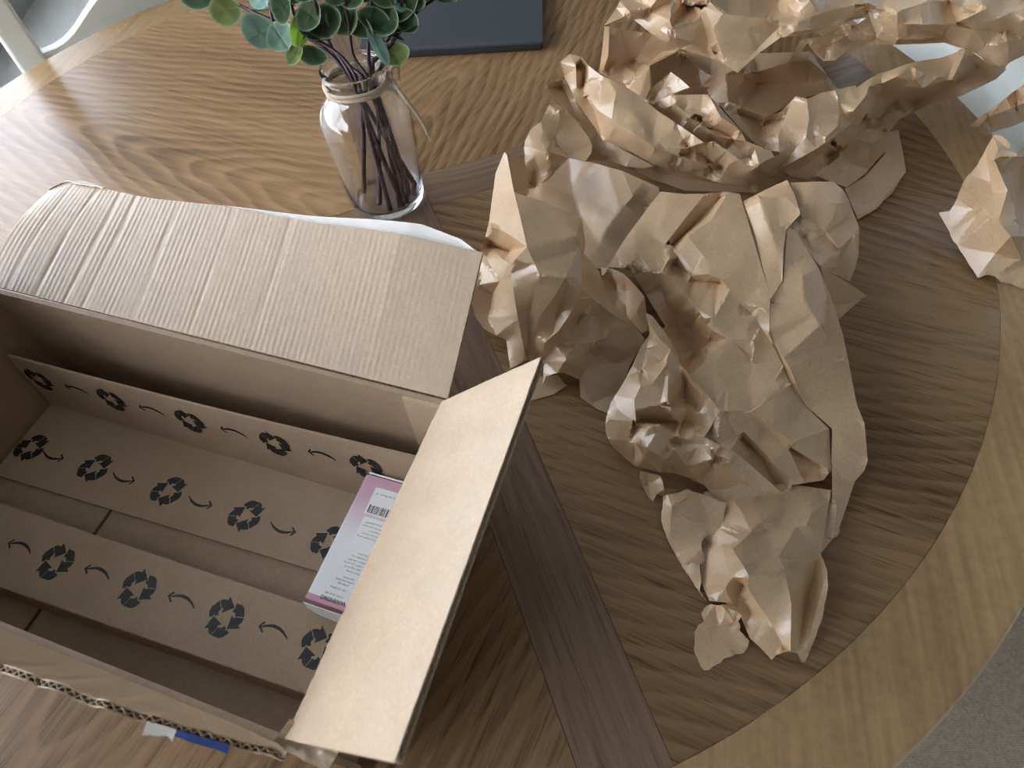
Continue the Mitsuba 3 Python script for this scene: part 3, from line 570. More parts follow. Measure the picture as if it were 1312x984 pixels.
      [(1095,301,2948,3888,8015),(1096,322,2971,3819,7898),(1088,358,2951,3712,7670)]], 0.68, 0.0),
    ([(1052,344,2548,3563,8020),(1076,356,2820,3659,7770),(1093,366,2964,3650,7660),(1112,380,3132,3627,7525),(1093,386,2984,3584,7530),(1080,389,2875,3551,7560),(1067,390,2755,3509,7620),(1061,375,2660,3506,7780)],
     [], 0.2, 0.0),
    ([(1066,390,2747,3510,7620),(1082,389,2911,3572,7530),(1105,383,3084,3611,7520),(1093,393,2977,3547,7508),(1074,411,2800,3417,7508)],
     [], 0.1, 0.0),
    ([(827,400,1088,3308,8040),(836,405,1132,3260,8040),(854,428,1202,3088,8020),(865,448,1239,2946,8000),(872,467,1242,2806,8000),(895,494,1323,2607,8000),(918,518,1411,2446,7980),(921,527,1419,2393,7970),(912,545,1359,2317,7920),(902,560,1280,2231,7920),(928,573,1392,2136,7920),(945,582,1476,2082,7900),(976,608,1632,1964,7780),(1009,638,1804,1832,7640),(958,650,1535,1820,7590),(938,644,1438,1868,7590),(902,621,1274,2014,7620),(892,615,1222,2045,7640),(862,606,1078,2140,7610),(848,606,1003,2155,7600),(815,598,833,2237,7580),(801,587,765,2309,7600),(785,573,689,2390,7640),(777,558,647,2463,7700),(775,542,650,2535,7750),(782,517,711,2678,7790),(793,499,792,2765,7830),(803,481,864,2848,7880),(811,466,921,2922,7920),(821,443,999,3035,7980),(832,428,1078,3107,8020)],
     [[(827,405,1080,3268,8041),(844,433,1115,3005,8091),(859,447,1186,2914,8063),(849,461,1133,2891,7970),(824,474,977,2840,7944),(803,481,864,2848,7880)],
      [(832,428,1078,3107,8020),(826,456,1017,2962,7948),(822,476,973,2846,7912)],
      [(859,447,1186,2914,8063),(854,461,1142,2837,8039),(851,489,1097,2679,7993),(845,519,1023,2498,7971)],
      [(859,447,1186,2914,8063),(869,469,1225,2798,8002),(874,489,1242,2703,7930),(873,509,1235,2639,7817),(857,519,1095,2512,7934)],
      [(821,494,924,2676,7983),(836,491,1008,2674,7999),(853,469,1121,2782,8045)],
      [(821,494,924,2676,7983),(812,512,858,2584,7952),(815,538,847,2441,7900)],
      [(857,474,1143,2765,8013),(855,509,1079,2523,8022),(860,527,1091,2432,7980),(872,543,1159,2387,7872)],
      [(873,474,1237,2758,8004),(879,497,1308,2754,7767),(882,512,1311,2678,7716),(892,526,1310,2506,7831)],
      [(857,519,1095,2512,7934),(882,523,1246,2508,7868),(901,531,1317,2406,7933),(921,527,1419,2393,7970)],
      [(901,531,1317,2406,7933),(900,545,1306,2353,7873)],
      [(812,540,856,2505,7781),(836,540,1011,2533,7694),(872,543,1193,2458,7750),(900,545,1305,2349,7874)],
      [(821,544,883,2424,7866),(846,544,1011,2379,7902),(862,558,1081,2299,7877),(890,566,1219,2230,7867),(891,552,1232,2285,7920),(902,547,1315,2334,7875)],
      [(836,547,933,2321,7982),(859,568,1056,2247,7861)],
      [(863,568,1096,2284,7788),(902,570,1274,2188,7890),(918,575,1327,2115,7945)],
      [(864,574,1063,2180,7906),(877,593,1129,2109,7805),(892,615,1222,2045,7640)],
      [(919,575,1330,2109,7956),(910,601,1307,2066,7754),(900,615,1268,2047,7624)],
      [(912,588,1276,2037,7960),(918,616,1323,1972,7753),(956,641,1543,1879,7572)],
      [(784,517,724,2668,7797),(798,530,780,2551,7835),(813,540,841,2437,7886)],
      [(824,545,895,2414,7865),(820,563,852,2307,7860),(812,566,813,2311,7821),(813,588,829,2275,7633),(815,598,833,2237,7580)],
      [(815,568,812,2262,7891),(826,588,869,2187,7783),(848,607,999,2142,7610)],
      [(829,588,891,2204,7747),(854,588,1014,2156,7806),(860,601,1070,2156,7643)],
      [(815,568,812,2262,7891),(844,583,952,2161,7869),(859,599,1060,2153,7666),(887,615,1204,2066,7613)],
      [(945,582,1476,2082,7900),(956,611,1518,1958,7791),(961,626,1549,1905,7706),(957,643,1546,1869,7576)],
      [(935,588,1398,2030,7944),(943,613,1453,1958,7777),(957,639,1559,1898,7559)],
      [(961,626,1549,1905,7706),(1009,638,1804,1832,7640)],
      [(777,563,644,2440,7682),(811,565,815,2340,7785)],
      [(782,537,684,2532,7803),(813,540,841,2437,7886)]], 0.68, 0.5),
    ([(820,603,855,2201,7580),(846,608,990,2135,7610),(851,626,994,2024,7610),(872,627,1108,2011,7590),(867,630,1079,2004,7580),(879,639,1144,1957,7540),(869,639,1092,1971,7530),(862,640,1049,1969,7530),(841,634,945,2021,7530),(836,644,907,1970,7510),(831,639,887,2007,7510),(825,626,864,2080,7530),(819,613,844,2153,7550)],
     [[(848,611,994,2118,7612),(831,621,906,2106,7530),(834,636,903,2019,7513)],
      [(824,605,875,2190,7581),(829,618,898,2130,7517)]], 0.52, 1.6),
  ],
  'A': [
    ([(796,-41,1777,8063,8420),(796,0,1531,6856,8660),(784,18,1413,6686,8620),(774,33,1321,6601,8560),(792,28,1465,6630,8560),(812,25,1617,6602,8580),(835,44,1769,6448,8500),(853,55,1892,6354,8450),(871,63,2024,6303,8400),(910,74,2305,6182,8340),(926,81,2402,6077,8330),(945,93,2527,5971,8280),(972,69,2729,6059,8400),(1000,48,2900,6047,8540),(1012,46,2978,6016,8560),(1028,46,3086,6002,8560),(1063,36,3379,6082,8560),(1109,20,3773,6217,8560),(1113,17,3819,6260,8560),(1148,32,4000,6035,8540),(1146,-25,4258,6740,8600),(1113,-41,4240,7244,8500),(1062,-43,3872,7385,8500),(936,-43,2857,7549,8540)],
     [[(795,3,1514,6817,8661),(807,15,1540,6471,8728),(823,23,1677,6531,8627),(828,18,1730,6600,8625),(843,-3,1799,6480,8822)],
      [(823,24,1687,6569,8597),(843,36,1809,6402,8580),(858,48,1882,6210,8574),(881,58,2081,6249,8454),(910,72,2305,6189,8350)],
      [(833,15,1759,6566,8657),(858,25,1881,6281,8707),(863,43,1933,6269,8576)],
      [(868,0,2020,6566,8740),(884,8,2192,6704,8600),(904,8,2392,6812,8527),(903,9,2213,6312,8773)],
      [(828,18,1730,6600,8625),(853,5,1909,6572,8713),(868,0,2020,6566,8740)],
      [(896,10,2176,6370,8741),(904,46,2268,6306,8499),(908,61,2299,6254,8405),(924,79,2395,6122,8326)],
      [(903,9,2213,6312,8773),(913,38,2285,6195,8611),(929,76,2423,6102,8354),(945,91,2527,5979,8290)],
      [(903,9,2213,6312,8773),(926,18,2354,6197,8749),(979,24,2731,6114,8701),(998,34,2901,6127,8602),(972,61,2740,6114,8428),(945,91,2527,5979,8290)],
      [(860,46,1901,6237,8577),(885,53,2095,6208,8512),(906,61,2282,6260,8404)],
      [(998,34,2901,6127,8602),(984,25,2759,6087,8702),(997,10,3078,6629,8517),(1018,-3,3034,6257,8787)],
      [(987,28,2793,6109,8669),(1018,20,3018,6128,8689),(1038,0,3133,6137,8814)],
      [(998,34,2871,6064,8637),(1023,28,3013,6009,8693),(1063,13,3336,6104,8718),(1110,4,3722,6195,8695)],
      [(1028,46,3086,6002,8560),(1063,30,3394,6133,8570),(1110,8,3708,6155,8688)],
      [(906,0,2219,6307,8837),(896,10,2176,6370,8741),(875,3,2018,6380,8808)],
      [(997,0,3158,6848,8483),(982,23,2813,6259,8630)],
      [(1062,3,3384,6255,8714),(1108,8,3728,6217,8657),(1113,17,3819,6260,8560)],
      [(1108,8,3728,6217,8657),(1120,10,3831,6213,8629),(1148,32,4000,6035,8540)],
      [(1120,10,3796,6155,8661),(1146,15,3979,6111,8624),(1184,0,4280,6189,8662)],
      [(1002,47,2925,6064,8537),(1018,41,2981,5967,8627),(1038,38,3133,5975,8624)],
      [(774,33,1321,6601,8560),(802,20,1535,6605,8626)],
      [(812,25,1617,6602,8580),(820,24,1668,6573,8598)],
      [(865,48,1925,6178,8586),(875,61,2055,6299,8410)],
      [(911,61,2294,6186,8442),(916,69,2371,6255,8337)]], 1.3, 0.0),
    ([(1001,94,3048,6129,8120),(1012,76,3099,6125,8260),(1025,52,3120,6077,8470),(1038,48,3181,6022,8520),(1053,47,3282,5998,8530),(1081,30,3519,6112,8570),(1096,33,3610,6054,8570),(1110,23,3755,6163,8570),(1095,25,3639,6152,8570),(1113,17,3794,6217,8580),(1133,36,3920,6078,8500),(1151,48,4038,5984,8440),(1146,57,4041,6004,8360),(1123,57,3905,6076,8340),(1100,61,3744,6094,8320),(1080,70,3574,6040,8300),(1071,77,3492,5985,8280),(1056,78,3390,6015,8270),(1049,74,3349,6053,8290),(1035,56,3197,6055,8440),(1015,76,3134,6154,8240)],
     [[(1025,52,3120,6077,8470),(1038,60,3207,6021,8432),(1056,76,3390,6026,8280)],
      [(1081,32,3510,6088,8570),(1068,43,3446,6097,8488),(1089,51,3598,6050,8438),(1110,55,3802,6089,8365)],
      [(1077,43,3518,6102,8478),(1100,61,3744,6094,8320)],
      [(1087,30,3589,6145,8542),(1113,43,3779,6070,8463),(1146,57,4042,6007,8360)],
      [(1038,60,3207,6021,8432),(1063,55,3425,6078,8415),(1081,66,3576,6044,8327)],
      [(1113,17,3794,6217,8580),(1118,33,3832,6139,8498),(1123,57,3905,6076,8340)],
      [(1058,61,3413,6099,8356),(1071,52,3446,6022,8461),(1099,41,3670,6084,8488)]], 0.9, 0.0),
    ([(1109,8,3756,6246,8640),(1123,10,3859,6226,8620),(1128,-36,4271,7051,8540),(1189,-43,4769,7059,8540),(1291,-43,5560,6952,8500),(1400,-30,6350,6710,8420),(1400,60,6034,5901,8160),(1336,64,5573,5952,8160),(1312,71,5295,5829,8200),(1301,76,5185,5781,8200),(1292,81,5090,5730,8200),(1288,86,5084,5731,8160),(1278,87,4985,5710,8180),(1265,83,4901,5753,8200),(1258,74,4854,5815,8240),(1250,69,4809,5861,8260),(1237,63,4707,5889,8300),(1227,60,4628,5905,8320),(1209,55,4518,5976,8340),(1176,56,4257,5971,8360),(1146,57,4041,6004,8360),(1151,48,4038,5984,8440),(1133,36,3920,6078,8500),(1113,17,3794,6217,8580)],
     [[(1148,32,3935,5938,8596),(1184,33,4110,5795,8642),(1220,32,4430,5865,8575),(1249,38,4671,5854,8508)],
      [(1120,10,3839,6225,8623),(1148,32,3935,5938,8596),(1151,48,4015,5950,8460)],
      [(1150,18,3850,5858,8743),(1148,32,3935,5938,8596)],
      [(1151,13,3897,5938,8734),(1189,0,4191,6005,8757)],
      [(1214,-5,4489,6174,8682),(1225,28,4504,5929,8562),(1249,38,4671,5854,8508),(1263,58,4857,5847,8339),(1265,74,4906,5804,8240),(1275,84,4973,5735,8191)],
      [(1249,38,4671,5854,8508),(1280,23,4775,5755,8653),(1312,9,5053,5867,8664),(1400,0,5955,6137,8500)],
      [(1288,42,4897,5739,8512),(1292,58,5010,5753,8371),(1291,80,5077,5732,8210)],
      [(1249,38,4671,5854,8508),(1288,42,5045,5912,8407),(1312,25,4981,5703,8637)],
      [(1220,32,4430,5865,8575),(1240,23,4475,5764,8682),(1265,10,4657,5812,8726),(1291,-15,5202,6363,8590)],
      [(1151,50,4030,5967,8440),(1181,51,4244,5923,8428),(1211,44,4513,6006,8402),(1220,32,4430,5865,8575)],
      [(1171,36,4158,5987,8518),(1211,46,4539,6035,8374)],
      [(1151,53,4091,6038,8367),(1212,50,4576,6051,8333),(1237,61,4694,5883,8320)],
      [(1214,0,4402,6030,8722),(1250,15,4613,5878,8664),(1258,5,4628,5872,8736)],
      [(1312,43,5153,5812,8436),(1291,80,5077,5732,8210)]], 1.1, 0.0),
    ([(774,33,1325,6620,8550),(782,35,1380,6589,8540),(835,44,1779,6484,8480),(853,55,1908,6407,8420),(871,63,2046,6373,8360),(853,71,1990,6626,8160),(828,84,1843,6823,7960),(838,104,1944,6798,7780),(823,112,1819,6807,7720),(802,108,1659,6900,7720),(779,99,1484,7052,7740),(768,92,1396,7135,7760),(770,76,1388,7043,7960),(772,61,1361,6849,8200)],
     [[(781,36,1369,6583,8540),(779,71,1412,6765,8153),(772,93,1426,7112,7767)],
      [(835,44,1779,6484,8480),(812,76,1783,7130,7865),(782,95,1516,7102,7745)],
      [(823,43,1678,6482,8497),(802,61,1637,6938,8120),(779,88,1500,7153,7782)],
      [(871,63,2046,6373,8360),(848,67,1971,6721,8149),(830,81,1864,6830,7976)],
      [(830,81,1864,6830,7976),(838,102,1948,6821,7789)],
      [(818,95,1769,6839,7858),(823,107,1830,6866,7731),(810,109,1714,6843,7735)]], 0.9, 0.0),
    ([(769,93,1439,7292,7660),(838,64,2152,7681,7640),(910,69,2770,7456,7640),(962,69,3203,7323,7660),(1038,66,3864,7222,7660),(1058,94,3896,6788,7640),(1073,114,3926,6497,7620),(1023,127,3440,6372,7640),(979,152,2984,6094,7640),(911,132,2517,6484,7640),(889,130,2345,6557,7640),(825,132,1811,6628,7640)],
     [[(858,94,2064,6649,7943),(881,74,2327,6928,7933),(910,97,2545,6729,7815),(898,112,2457,6709,7699)],
      [(911,102,2529,6647,7819),(944,89,2666,6344,8087),(969,109,3043,6613,7707)],
      [(964,94,2953,6583,7872),(1012,79,3170,6256,8159),(1038,76,3502,6495,8008),(1061,98,3803,6567,7743)],
      [(962,93,2813,6325,8047),(969,107,3057,6655,7704),(1058,104,3762,6503,7729)],
      [(833,84,1812,6551,8116),(868,66,2097,6582,8213)],
      [(881,74,2327,6928,7933),(876,65,2144,6539,8241)]], 1.3, 0.0),
    ([(826,127,1652,6023,8080),(833,114,1692,6026,8180),(859,92,1877,6019,8340),(871,100,1945,5927,8320),(884,112,1999,5762,8320),(910,112,2221,5816,8260),(906,114,2206,5852,8220),(911,124,2254,5837,8140),(910,124,2249,5838,8140),(861,126,1884,5896,8140),(838,135,1716,5906,8080)],
     [[(859,92,1877,6019,8340),(848,112,1805,6011,8196),(838,127,1741,6018,8072)],
      [(851,102,1822,6034,8263),(854,114,1847,5975,8191)],
      [(884,112,1999,5762,8320),(863,119,1881,5846,8223)]], 0.6, 0.0),
    ([(835,135,1671,5820,8140),(847,127,1731,5748,8240),(861,122,1807,5668,8320),(910,121,2144,5582,8340),(907,121,2121,5577,8340),(917,131,2196,5539,8280),(929,145,2241,5385,8260),(949,167,2317,5129,8240),(956,181,2369,5074,8160),(972,187,2468,5015,8140),(990,194,2587,4960,8100),(967,206,2457,4990,8000),(948,207,2322,5001,8000),(915,183,2169,5318,8000),(902,183,2078,5335,8000),(899,183,2055,5333,8000),(863,156,1869,5683,8020)],
     [[(856,137,1769,5619,8233),(866,132,1813,5536,8320),(877,140,1905,5529,8247),(886,137,1963,5515,8274),(910,150,2112,5389,8233),(875,142,1875,5476,8269),(898,158,1996,5288,8253),(921,175,2143,5170,8169),(954,181,2355,5076,8160)],
      [(908,122,2128,5569,8340),(924,150,2142,5217,8341),(950,168,2312,5094,8260)],
      [(861,122,1807,5668,8320),(856,137,1769,5619,8233)],
      [(875,163,1891,5453,8116),(902,182,2061,5296,8040)],
      [(885,152,1943,5420,8214),(936,175,2289,5246,8098),(949,203,2341,5036,8004)],
      [(886,150,2031,5658,8069),(910,165,2164,5463,8052)]], 0.9, 0.0),
    ([(920,132,2259,5645,8200),(936,131,2378,5630,8200),(957,141,2511,5536,8160),(979,150,2651,5425,8140),(1000,144,2803,5444,8160),(1012,131,2896,5493,8220),(1021,122,2929,5463,8300),(1012,142,2896,5442,8160),(1004,152,2824,5390,8120),(997,175,2721,5188,8080),(1000,194,2696,5023,8040),(987,193,2641,5105,8000),(967,183,2523,5221,8020),(949,165,2435,5398,8060),(929,142,2321,5589,8140)],
     [[(934,133,2345,5588,8210),(944,145,2431,5560,8123),(979,188,2623,5205,7975)],
      [(944,145,2471,5650,8060),(977,155,2713,5569,7996),(1002,152,2844,5447,8080)],
      [(979,150,2651,5425,8140),(977,163,2696,5503,7977)]], 0.8, 0.0),
    ([(730,69,963,6513,8360),(744,72,1063,6443,8360),(754,84,1120,6300,8340),(769,96,1213,6142,8320),(792,107,1356,5965,8320),(807,114,1451,5859,8310),(823,126,1535,5707,8300),(843,142,1639,5490,8290),(863,155,1744,5306,8290),(881,168,1841,5171,8270),(901,182,1946,5008,8250),(903,182,1961,5014,8250),(915,181,2050,5034,8230),(948,205,2231,4815,8170),(962,202,2331,4825,8170),(968,191,2386,4888,8210),(987,192,2520,4876,8190),(992,201,2542,4813,8160),(1002,196,2654,4905,8120),(1002,216,2717,4933,7920),(982,231,2575,4889,7840),(957,239,2396,4885,7800),(924,235,2166,4945,7820),(890,224,1956,5090,7840),(860,216,1750,5191,7860),(868,218,1798,5139,7870),(838,211,1587,5228,7900),(810,196,1407,5392,7940),(772,179,1157,5617,7960),(762,163,1105,5781,8000),(736,127,959,6133,8100),(729,109,931,6356,8120),(722,98,895,6462,8160),(702,106,728,6443,8120),(699,112,695,6403,8100),(706,97,759,6440,8200),(716,81,846,6468,8300)],
     [[(730,69,963,6513,8360),(737,84,997,6335,8335),(739,112,998,6261,8147)],
      [(754,84,1120,6300,8340),(755,102,1111,6201,8253),(746,117,1055,6235,8112),(739,112,998,6261,8147)],
      [(739,85,1042,6554,8197),(749,86,1107,6452,8235),(748,112,1089,6377,8067)],
      [(751,122,1062,6037,8188),(767,141,1129,5739,8207),(784,152,1214,5485,8266),(810,169,1353,5253,8269),(838,188,1521,5080,8211),(873,201,1774,5025,8111),(910,213,2021,4924,8045),(885,218,1896,5052,7922)],
      [(748,117,1065,6234,8111),(762,142,1137,5981,8041),(772,179,1157,5617,7960)],
      [(792,107,1356,5965,8320),(787,132,1257,5639,8326),(784,152,1214,5485,8266)],
      [(810,122,1447,5744,8319),(812,147,1406,5442,8310),(825,168,1461,5248,8268)],
      [(823,165,1444,5261,8282),(851,189,1618,5092,8179),(878,191,1801,5032,8187),(901,182,1946,5008,8250)],
      [(865,158,1747,5281,8290),(858,178,1683,5158,8218)],
      [(863,155,1744,5306,8290),(838,163,1567,5311,8253),(823,165,1444,5261,8282)],
      [(865,156,1759,5309,8280),(875,178,1797,5130,8222),(885,196,1894,5130,8062),(903,183,1962,5013,8240)],
      [(902,173,1949,5039,8305),(915,216,2113,5055,7912)],
      [(912,183,2020,4999,8242),(916,206,2095,5026,8024),(924,216,2195,5087,7877)],
      [(903,201,2030,5119,8008),(911,221,2092,5053,7872)],
      [(948,205,2231,4815,8170),(934,211,2176,4891,8069),(924,229,2159,4954,7870)],
      [(963,203,2342,4822,8160),(972,211,2351,4682,8200),(992,201,2542,4813,8160)],
      [(967,191,2377,4889,8210),(973,211,2359,4680,8200)],
      [(948,226,2300,4876,7933),(972,231,2478,4849,7884),(987,218,2561,4845,7986),(992,201,2542,4813,8160)],
      [(948,205,2231,4815,8170),(962,218,2332,4761,8081),(972,231,2478,4849,7884)],
      [(885,196,1894,5130,8062),(860,203,1703,5095,8049)]], 1.0, 0.0),
    ([(699,112,695,6403,8100),(706,106,757,6428,8130),(722,103,894,6456,8120),(736,127,984,6290,8000),(746,147,1036,6090,7940),(760,163,1128,5956,7880),(774,179,1205,5752,7860),(810,198,1443,5520,7820),(838,213,1621,5332,7800),(823,216,1529,5419,7720),(802,213,1389,5503,7700),(779,205,1255,5740,7620),(751,206,1025,5722,7660),(759,188,1077,5719,7820),(757,178,1067,5767,7880),(744,158,1000,5990,7920),(736,152,942,6009,7960),(717,133,813,6171,8040)],
     [[(701,112,711,6399,8100),(721,112,897,6554,7985),(736,142,963,6149,7957),(757,178,1069,5781,7870),(792,203,1325,5599,7732)]], 0.6, 0.0),
    ([(802,213,1409,5586,7640),(818,221,1527,5541,7580),(838,230,1672,5442,7550),(878,244,1949,5240,7530),(911,245,2194,5199,7520),(969,247,2616,5090,7530),(992,236,2804,5146,7560),(1004,226,2861,5129,7660),(982,227,2662,5072,7720),(957,235,2478,5067,7680),(924,231,2240,5130,7700),(890,221,2021,5272,7720),(860,213,1809,5378,7740),(868,215,1864,5336,7740),(838,210,1644,5419,7760),(812,201,1483,5591,7740)],
     [[(838,221,1663,5444,7635),(910,234,2199,5275,7569),(962,241,2578,5160,7533)]], 0.6, 0.0),
    ([(708,126,727,6035,8200),(698,145,626,5864,8160),(693,155,577,5796,8120),(680,165,476,5782,8060),(673,180,404,5688,8000),(671,189,385,5608,7980),(672,203,378,5520,7920),(674,221,378,5436,7820),(677,234,387,5372,7750),(680,246,406,5305,7680),(687,240,456,5296,7740),(692,236,497,5309,7760),(711,218,662,5441,7800),(722,203,763,5530,7860),(729,202,803,5469,7910),(750,206,951,5361,7930),(758,196,1030,5491,7920),(759,187,1054,5598,7920),(754,175,1029,5676,7970),(736,152,923,5890,8040),(717,135,794,6029,8120)],
     [[(716,142,761,5827,8188),(717,158,763,5805,8072),(711,184,691,5646,7958),(729,202,803,5469,7910)],
      [(688,158,538,5800,8105),(701,175,616,5654,8040),(710,184,676,5599,7992)],
      [(673,188,395,5608,7990),(701,194,586,5413,8047),(729,202,803,5469,7910)],
      [(674,198,396,5548,7943),(699,203,576,5426,7961),(685,224,469,5495,7739),(679,236,411,5443,7667)],
      [(699,203,571,5379,7996),(711,206,662,5428,7925),(693,229,520,5423,7739),(687,239,464,5386,7680)],
      [(711,184,688,5621,7975),(736,196,871,5531,7913)]], 0.6, 0.0),
    ([(998,196,2615,4885,8140),(997,175,2652,5056,8180),(1000,163,2701,5168,8200),(1006,150,2763,5249,8240),(1012,135,2820,5332,8300),(1019,123,2877,5399,8340),(1035,126,2959,5311,8360),(1051,119,3089,5371,8360),(1068,116,3224,5391,8360),(1096,109,3457,5457,8340),(1098,112,3463,5440,8330),(1113,102,3624,5556,8320),(1126,95,3745,5625,8320),(1143,89,3916,5699,8300),(1162,82,4084,5760,8300),(1181,77,4261,5818,8280),(1204,74,4437,5826,8280),(1214,71,4513,5834,8290),(1226,67,4582,5828,8320),(1231,63,4616,5841,8340),(1240,64,4695,5847,8320),(1253,71,4784,5793,8280),(1265,81,4857,5708,8240),(1278,86,4963,5687,8200),(1288,86,5061,5708,8180),(1289,89,5149,5781,8100),(1277,101,5168,5856,7960),(1255,112,5069,5895,7860),(1230,124,4925,5916,7760),(1214,127,4816,5928,7740),(1199,130,4707,5939,7720),(1174,142,4509,5902,7660),(1152,153,4327,5851,7620),(1138,170,4130,5654,7620),(1134,163,4122,5729,7640),(1130,166,4051,5661,7660),(1134,194,4006,5404,7590),(1123,206,3884,5309,7570),(1108,224,3707,5148,7550),(1085,240,3488,5021,7525),(1070,235,3388,5081,7540),(1048,226,3224,5141,7600),(1035,230,3116,5114,7600),(1012,226,2873,5029,7740),(1000,216,2699,4936,7920)],
     [[(1023,124,2880,5345,8363),(1034,127,2947,5304,8360),(1037,152,2930,5131,8275),(1033,175,2874,4985,8199),(1002,211,2706,4935,7963)],
      [(1071,118,3221,5344,8369),(1073,124,3230,5300,8346),(1076,145,3245,5204,8247),(1072,163,3166,5044,8222),(1058,175,3040,4951,8200)],
      [(1034,127,2947,5304,8360),(1043,173,2968,5029,8177),(1058,175,3040,4951,8200)],
      [(1000,216,2673,4887,7960),(1033,198,2869,4879,8089),(1058,183,3039,4916,8164),(1089,160,3403,5231,8087),(1110,144,3605,5365,8108),(1126,122,3904,5729,8020),(1156,112,4015,5589,8173),(1184,112,4193,5530,8182),(1212,103,4451,5624,8169),(1231,63,4613,5835,8340)],
      [(1073,124,3230,5300,8346),(1081,145,3295,5222,8229),(1094,142,3333,5145,8294),(1110,122,3489,5290,8339),(1113,112,3554,5402,8341)],
      [(1150,98,3827,5459,8380),(1156,112,4015,5589,8173),(1171,102,4043,5513,8294)],
      [(1126,95,3745,5625,8320),(1131,107,3737,5498,8301),(1150,98,3827,5459,8380)],
      [(1162,82,4084,5760,8300),(1174,89,4074,5588,8343),(1199,102,4306,5572,8227),(1212,103,4451,5624,8169)],
      [(1204,74,4437,5826,8280),(1208,99,4384,5596,8223)],
      [(1199,100,4278,5543,8257),(1184,112,4193,5530,8182)],
      [(1212,103,4451,5624,8169),(1220,102,4471,5579,8202),(1237,65,4646,5804,8339)],
      [(1174,132,4599,6075,7631),(1204,114,4726,5993,7822),(1255,84,4964,5920,8089),(1265,82,4906,5762,8200)],
      [(1189,124,4681,6049,7705),(1227,107,4924,6035,7838),(1255,84,4964,5920,8089)],
      [(1156,112,4015,5589,8173),(1146,132,4262,5947,7754),(1113,152,3953,5802,7705)],
      [(1138,137,4220,5954,7710),(1126,152,4116,5881,7632)],
      [(1012,224,2867,5027,7760),(1048,201,3162,5161,7823),(1089,175,3549,5383,7837),(1108,150,3921,5831,7713),(1114,165,3909,5658,7692),(1092,176,3744,5627,7639)],
      [(1092,176,3744,5627,7639),(1113,183,3917,5592,7574),(1133,196,3990,5391,7590)],
      [(1114,165,3909,5658,7692),(1130,166,4051,5661,7660)],
      [(1092,176,3744,5627,7639),(1077,193,3588,5496,7593),(1062,198,3468,5482,7572)],
      [(1087,208,3561,5254,7632),(1098,213,3615,5187,7628),(1062,229,3344,5138,7561)],
      [(1051,218,3245,5178,7639),(1076,201,3411,5205,7757)],
      [(1067,183,3556,5631,7596),(1085,203,3554,5300,7646),(1113,203,3852,5396,7535)]], 1.0, 0.0),
    ([(1131,169,4107,5720,7590),(1138,170,4170,5712,7580),(1151,166,4302,5761,7560),(1157,193,4221,5450,7540),(1161,221,4134,5147,7520),(1153,230,4014,5028,7540),(1143,248,3867,4857,7530),(1133,256,3761,4785,7530),(1123,268,3640,4674,7525),(1099,281,3398,4541,7550),(1093,266,3408,4696,7560),(1082,242,3414,4935,7590),(1087,239,3498,5009,7540),(1108,226,3687,5108,7560),(1134,197,3993,5374,7590)],
     [[(1154,231,4008,5011,7540),(1138,248,3841,4873,7519),(1122,264,3656,4724,7512),(1098,277,3420,4602,7530)],
      [(1160,221,4124,5148,7520),(1152,230,4028,5058,7515),(1121,266,3642,4712,7512)]], 0.5, 0.0),
  ],
  'D': [
    ([(1273,175,4483,4766,8140),(1263,191,4423,4706,8060),(1250,213,4361,4630,7940),(1234,232,4248,4553,7860),(1229,244,4197,4479,7820),(1222,262,4131,4380,7750),(1216,270,4102,4358,7700),(1202,272,4055,4415,7640),(1212,291,4066,4254,7610),(1222,309,4068,4088,7590),(1238,333,4101,3883,7550),(1252,356,4122,3695,7520),(1263,353,4170,3685,7550),(1275,354,4239,3659,7550),(1283,362,4277,3604,7530),(1295,364,4353,3583,7520),(1303,368,4390,3544,7515),(1320,372,4472,3494,7515),(1360,362,4744,3520,7540),(1360,325,4748,3699,7700),(1336,313,4529,3723,7820),(1312,303,4329,3744,7920),(1301,280,4326,3912,7960),(1299,264,4370,4041,7980),(1291,244,4354,4175,8040),(1277,211,4318,4392,8140),(1274,205,4309,4432,8160),(1281,200,4355,4452,8180),(1303,200,4468,4404,8200),(1328,195,4714,4493,8140),(1328,179,4804,4657,8140),(1303,195,4470,4428,8220),(1289,193,4417,4488,8200),(1281,179,4465,4665,8180)],
     [[(1273,175,4483,4766,8140),(1279,191,4359,4513,8206),(1274,205,4309,4432,8160)],
      [(1238,244,4169,4378,7905),(1263,268,4202,4115,7909),(1279,285,4156,3884,7976),(1295,303,4141,3684,8004),(1312,303,4329,3744,7920)],
      [(1295,303,4141,3684,8004),(1275,325,4227,3787,7698),(1254,354,4129,3704,7530)],
      [(1246,268,4205,4237,7805),(1279,285,4156,3884,7976),(1291,244,4354,4175,8040)],
      [(1295,303,4141,3684,8004),(1311,337,4439,3681,7656),(1315,370,4455,3514,7517)],
      [(1263,191,4423,4706,8060),(1271,244,4335,4301,7942),(1279,285,4156,3884,7976)]], 0.4, 1.0),
    ([(1275,207,4352,4465,8120),(1303,201,4534,4465,8140),(1352,203,4993,4544,8000),(1385,260,5366,4364,7600),(1385,325,5078,3811,7540),(1344,317,4689,3786,7700),(1312,304,4408,3806,7840),(1301,280,4390,3971,7900),(1291,244,4420,4239,7980)],
     [[(1303,201,4534,4465,8140),(1328,244,5086,4598,7598),(1336,313,4660,3831,7699)]], 0.2, 0.0),
    ([(1273,174,4464,4750,8160),(1279,172,4490,4739,8180),(1289,179,4492,4631,8200),(1294,185,4492,4563,8200),(1293,191,4462,4515,8190),(1285,186,4452,4585,8180),(1279,181,4453,4658,8170)],
     [], 0.2, 0.0),
  ],
  'E': [
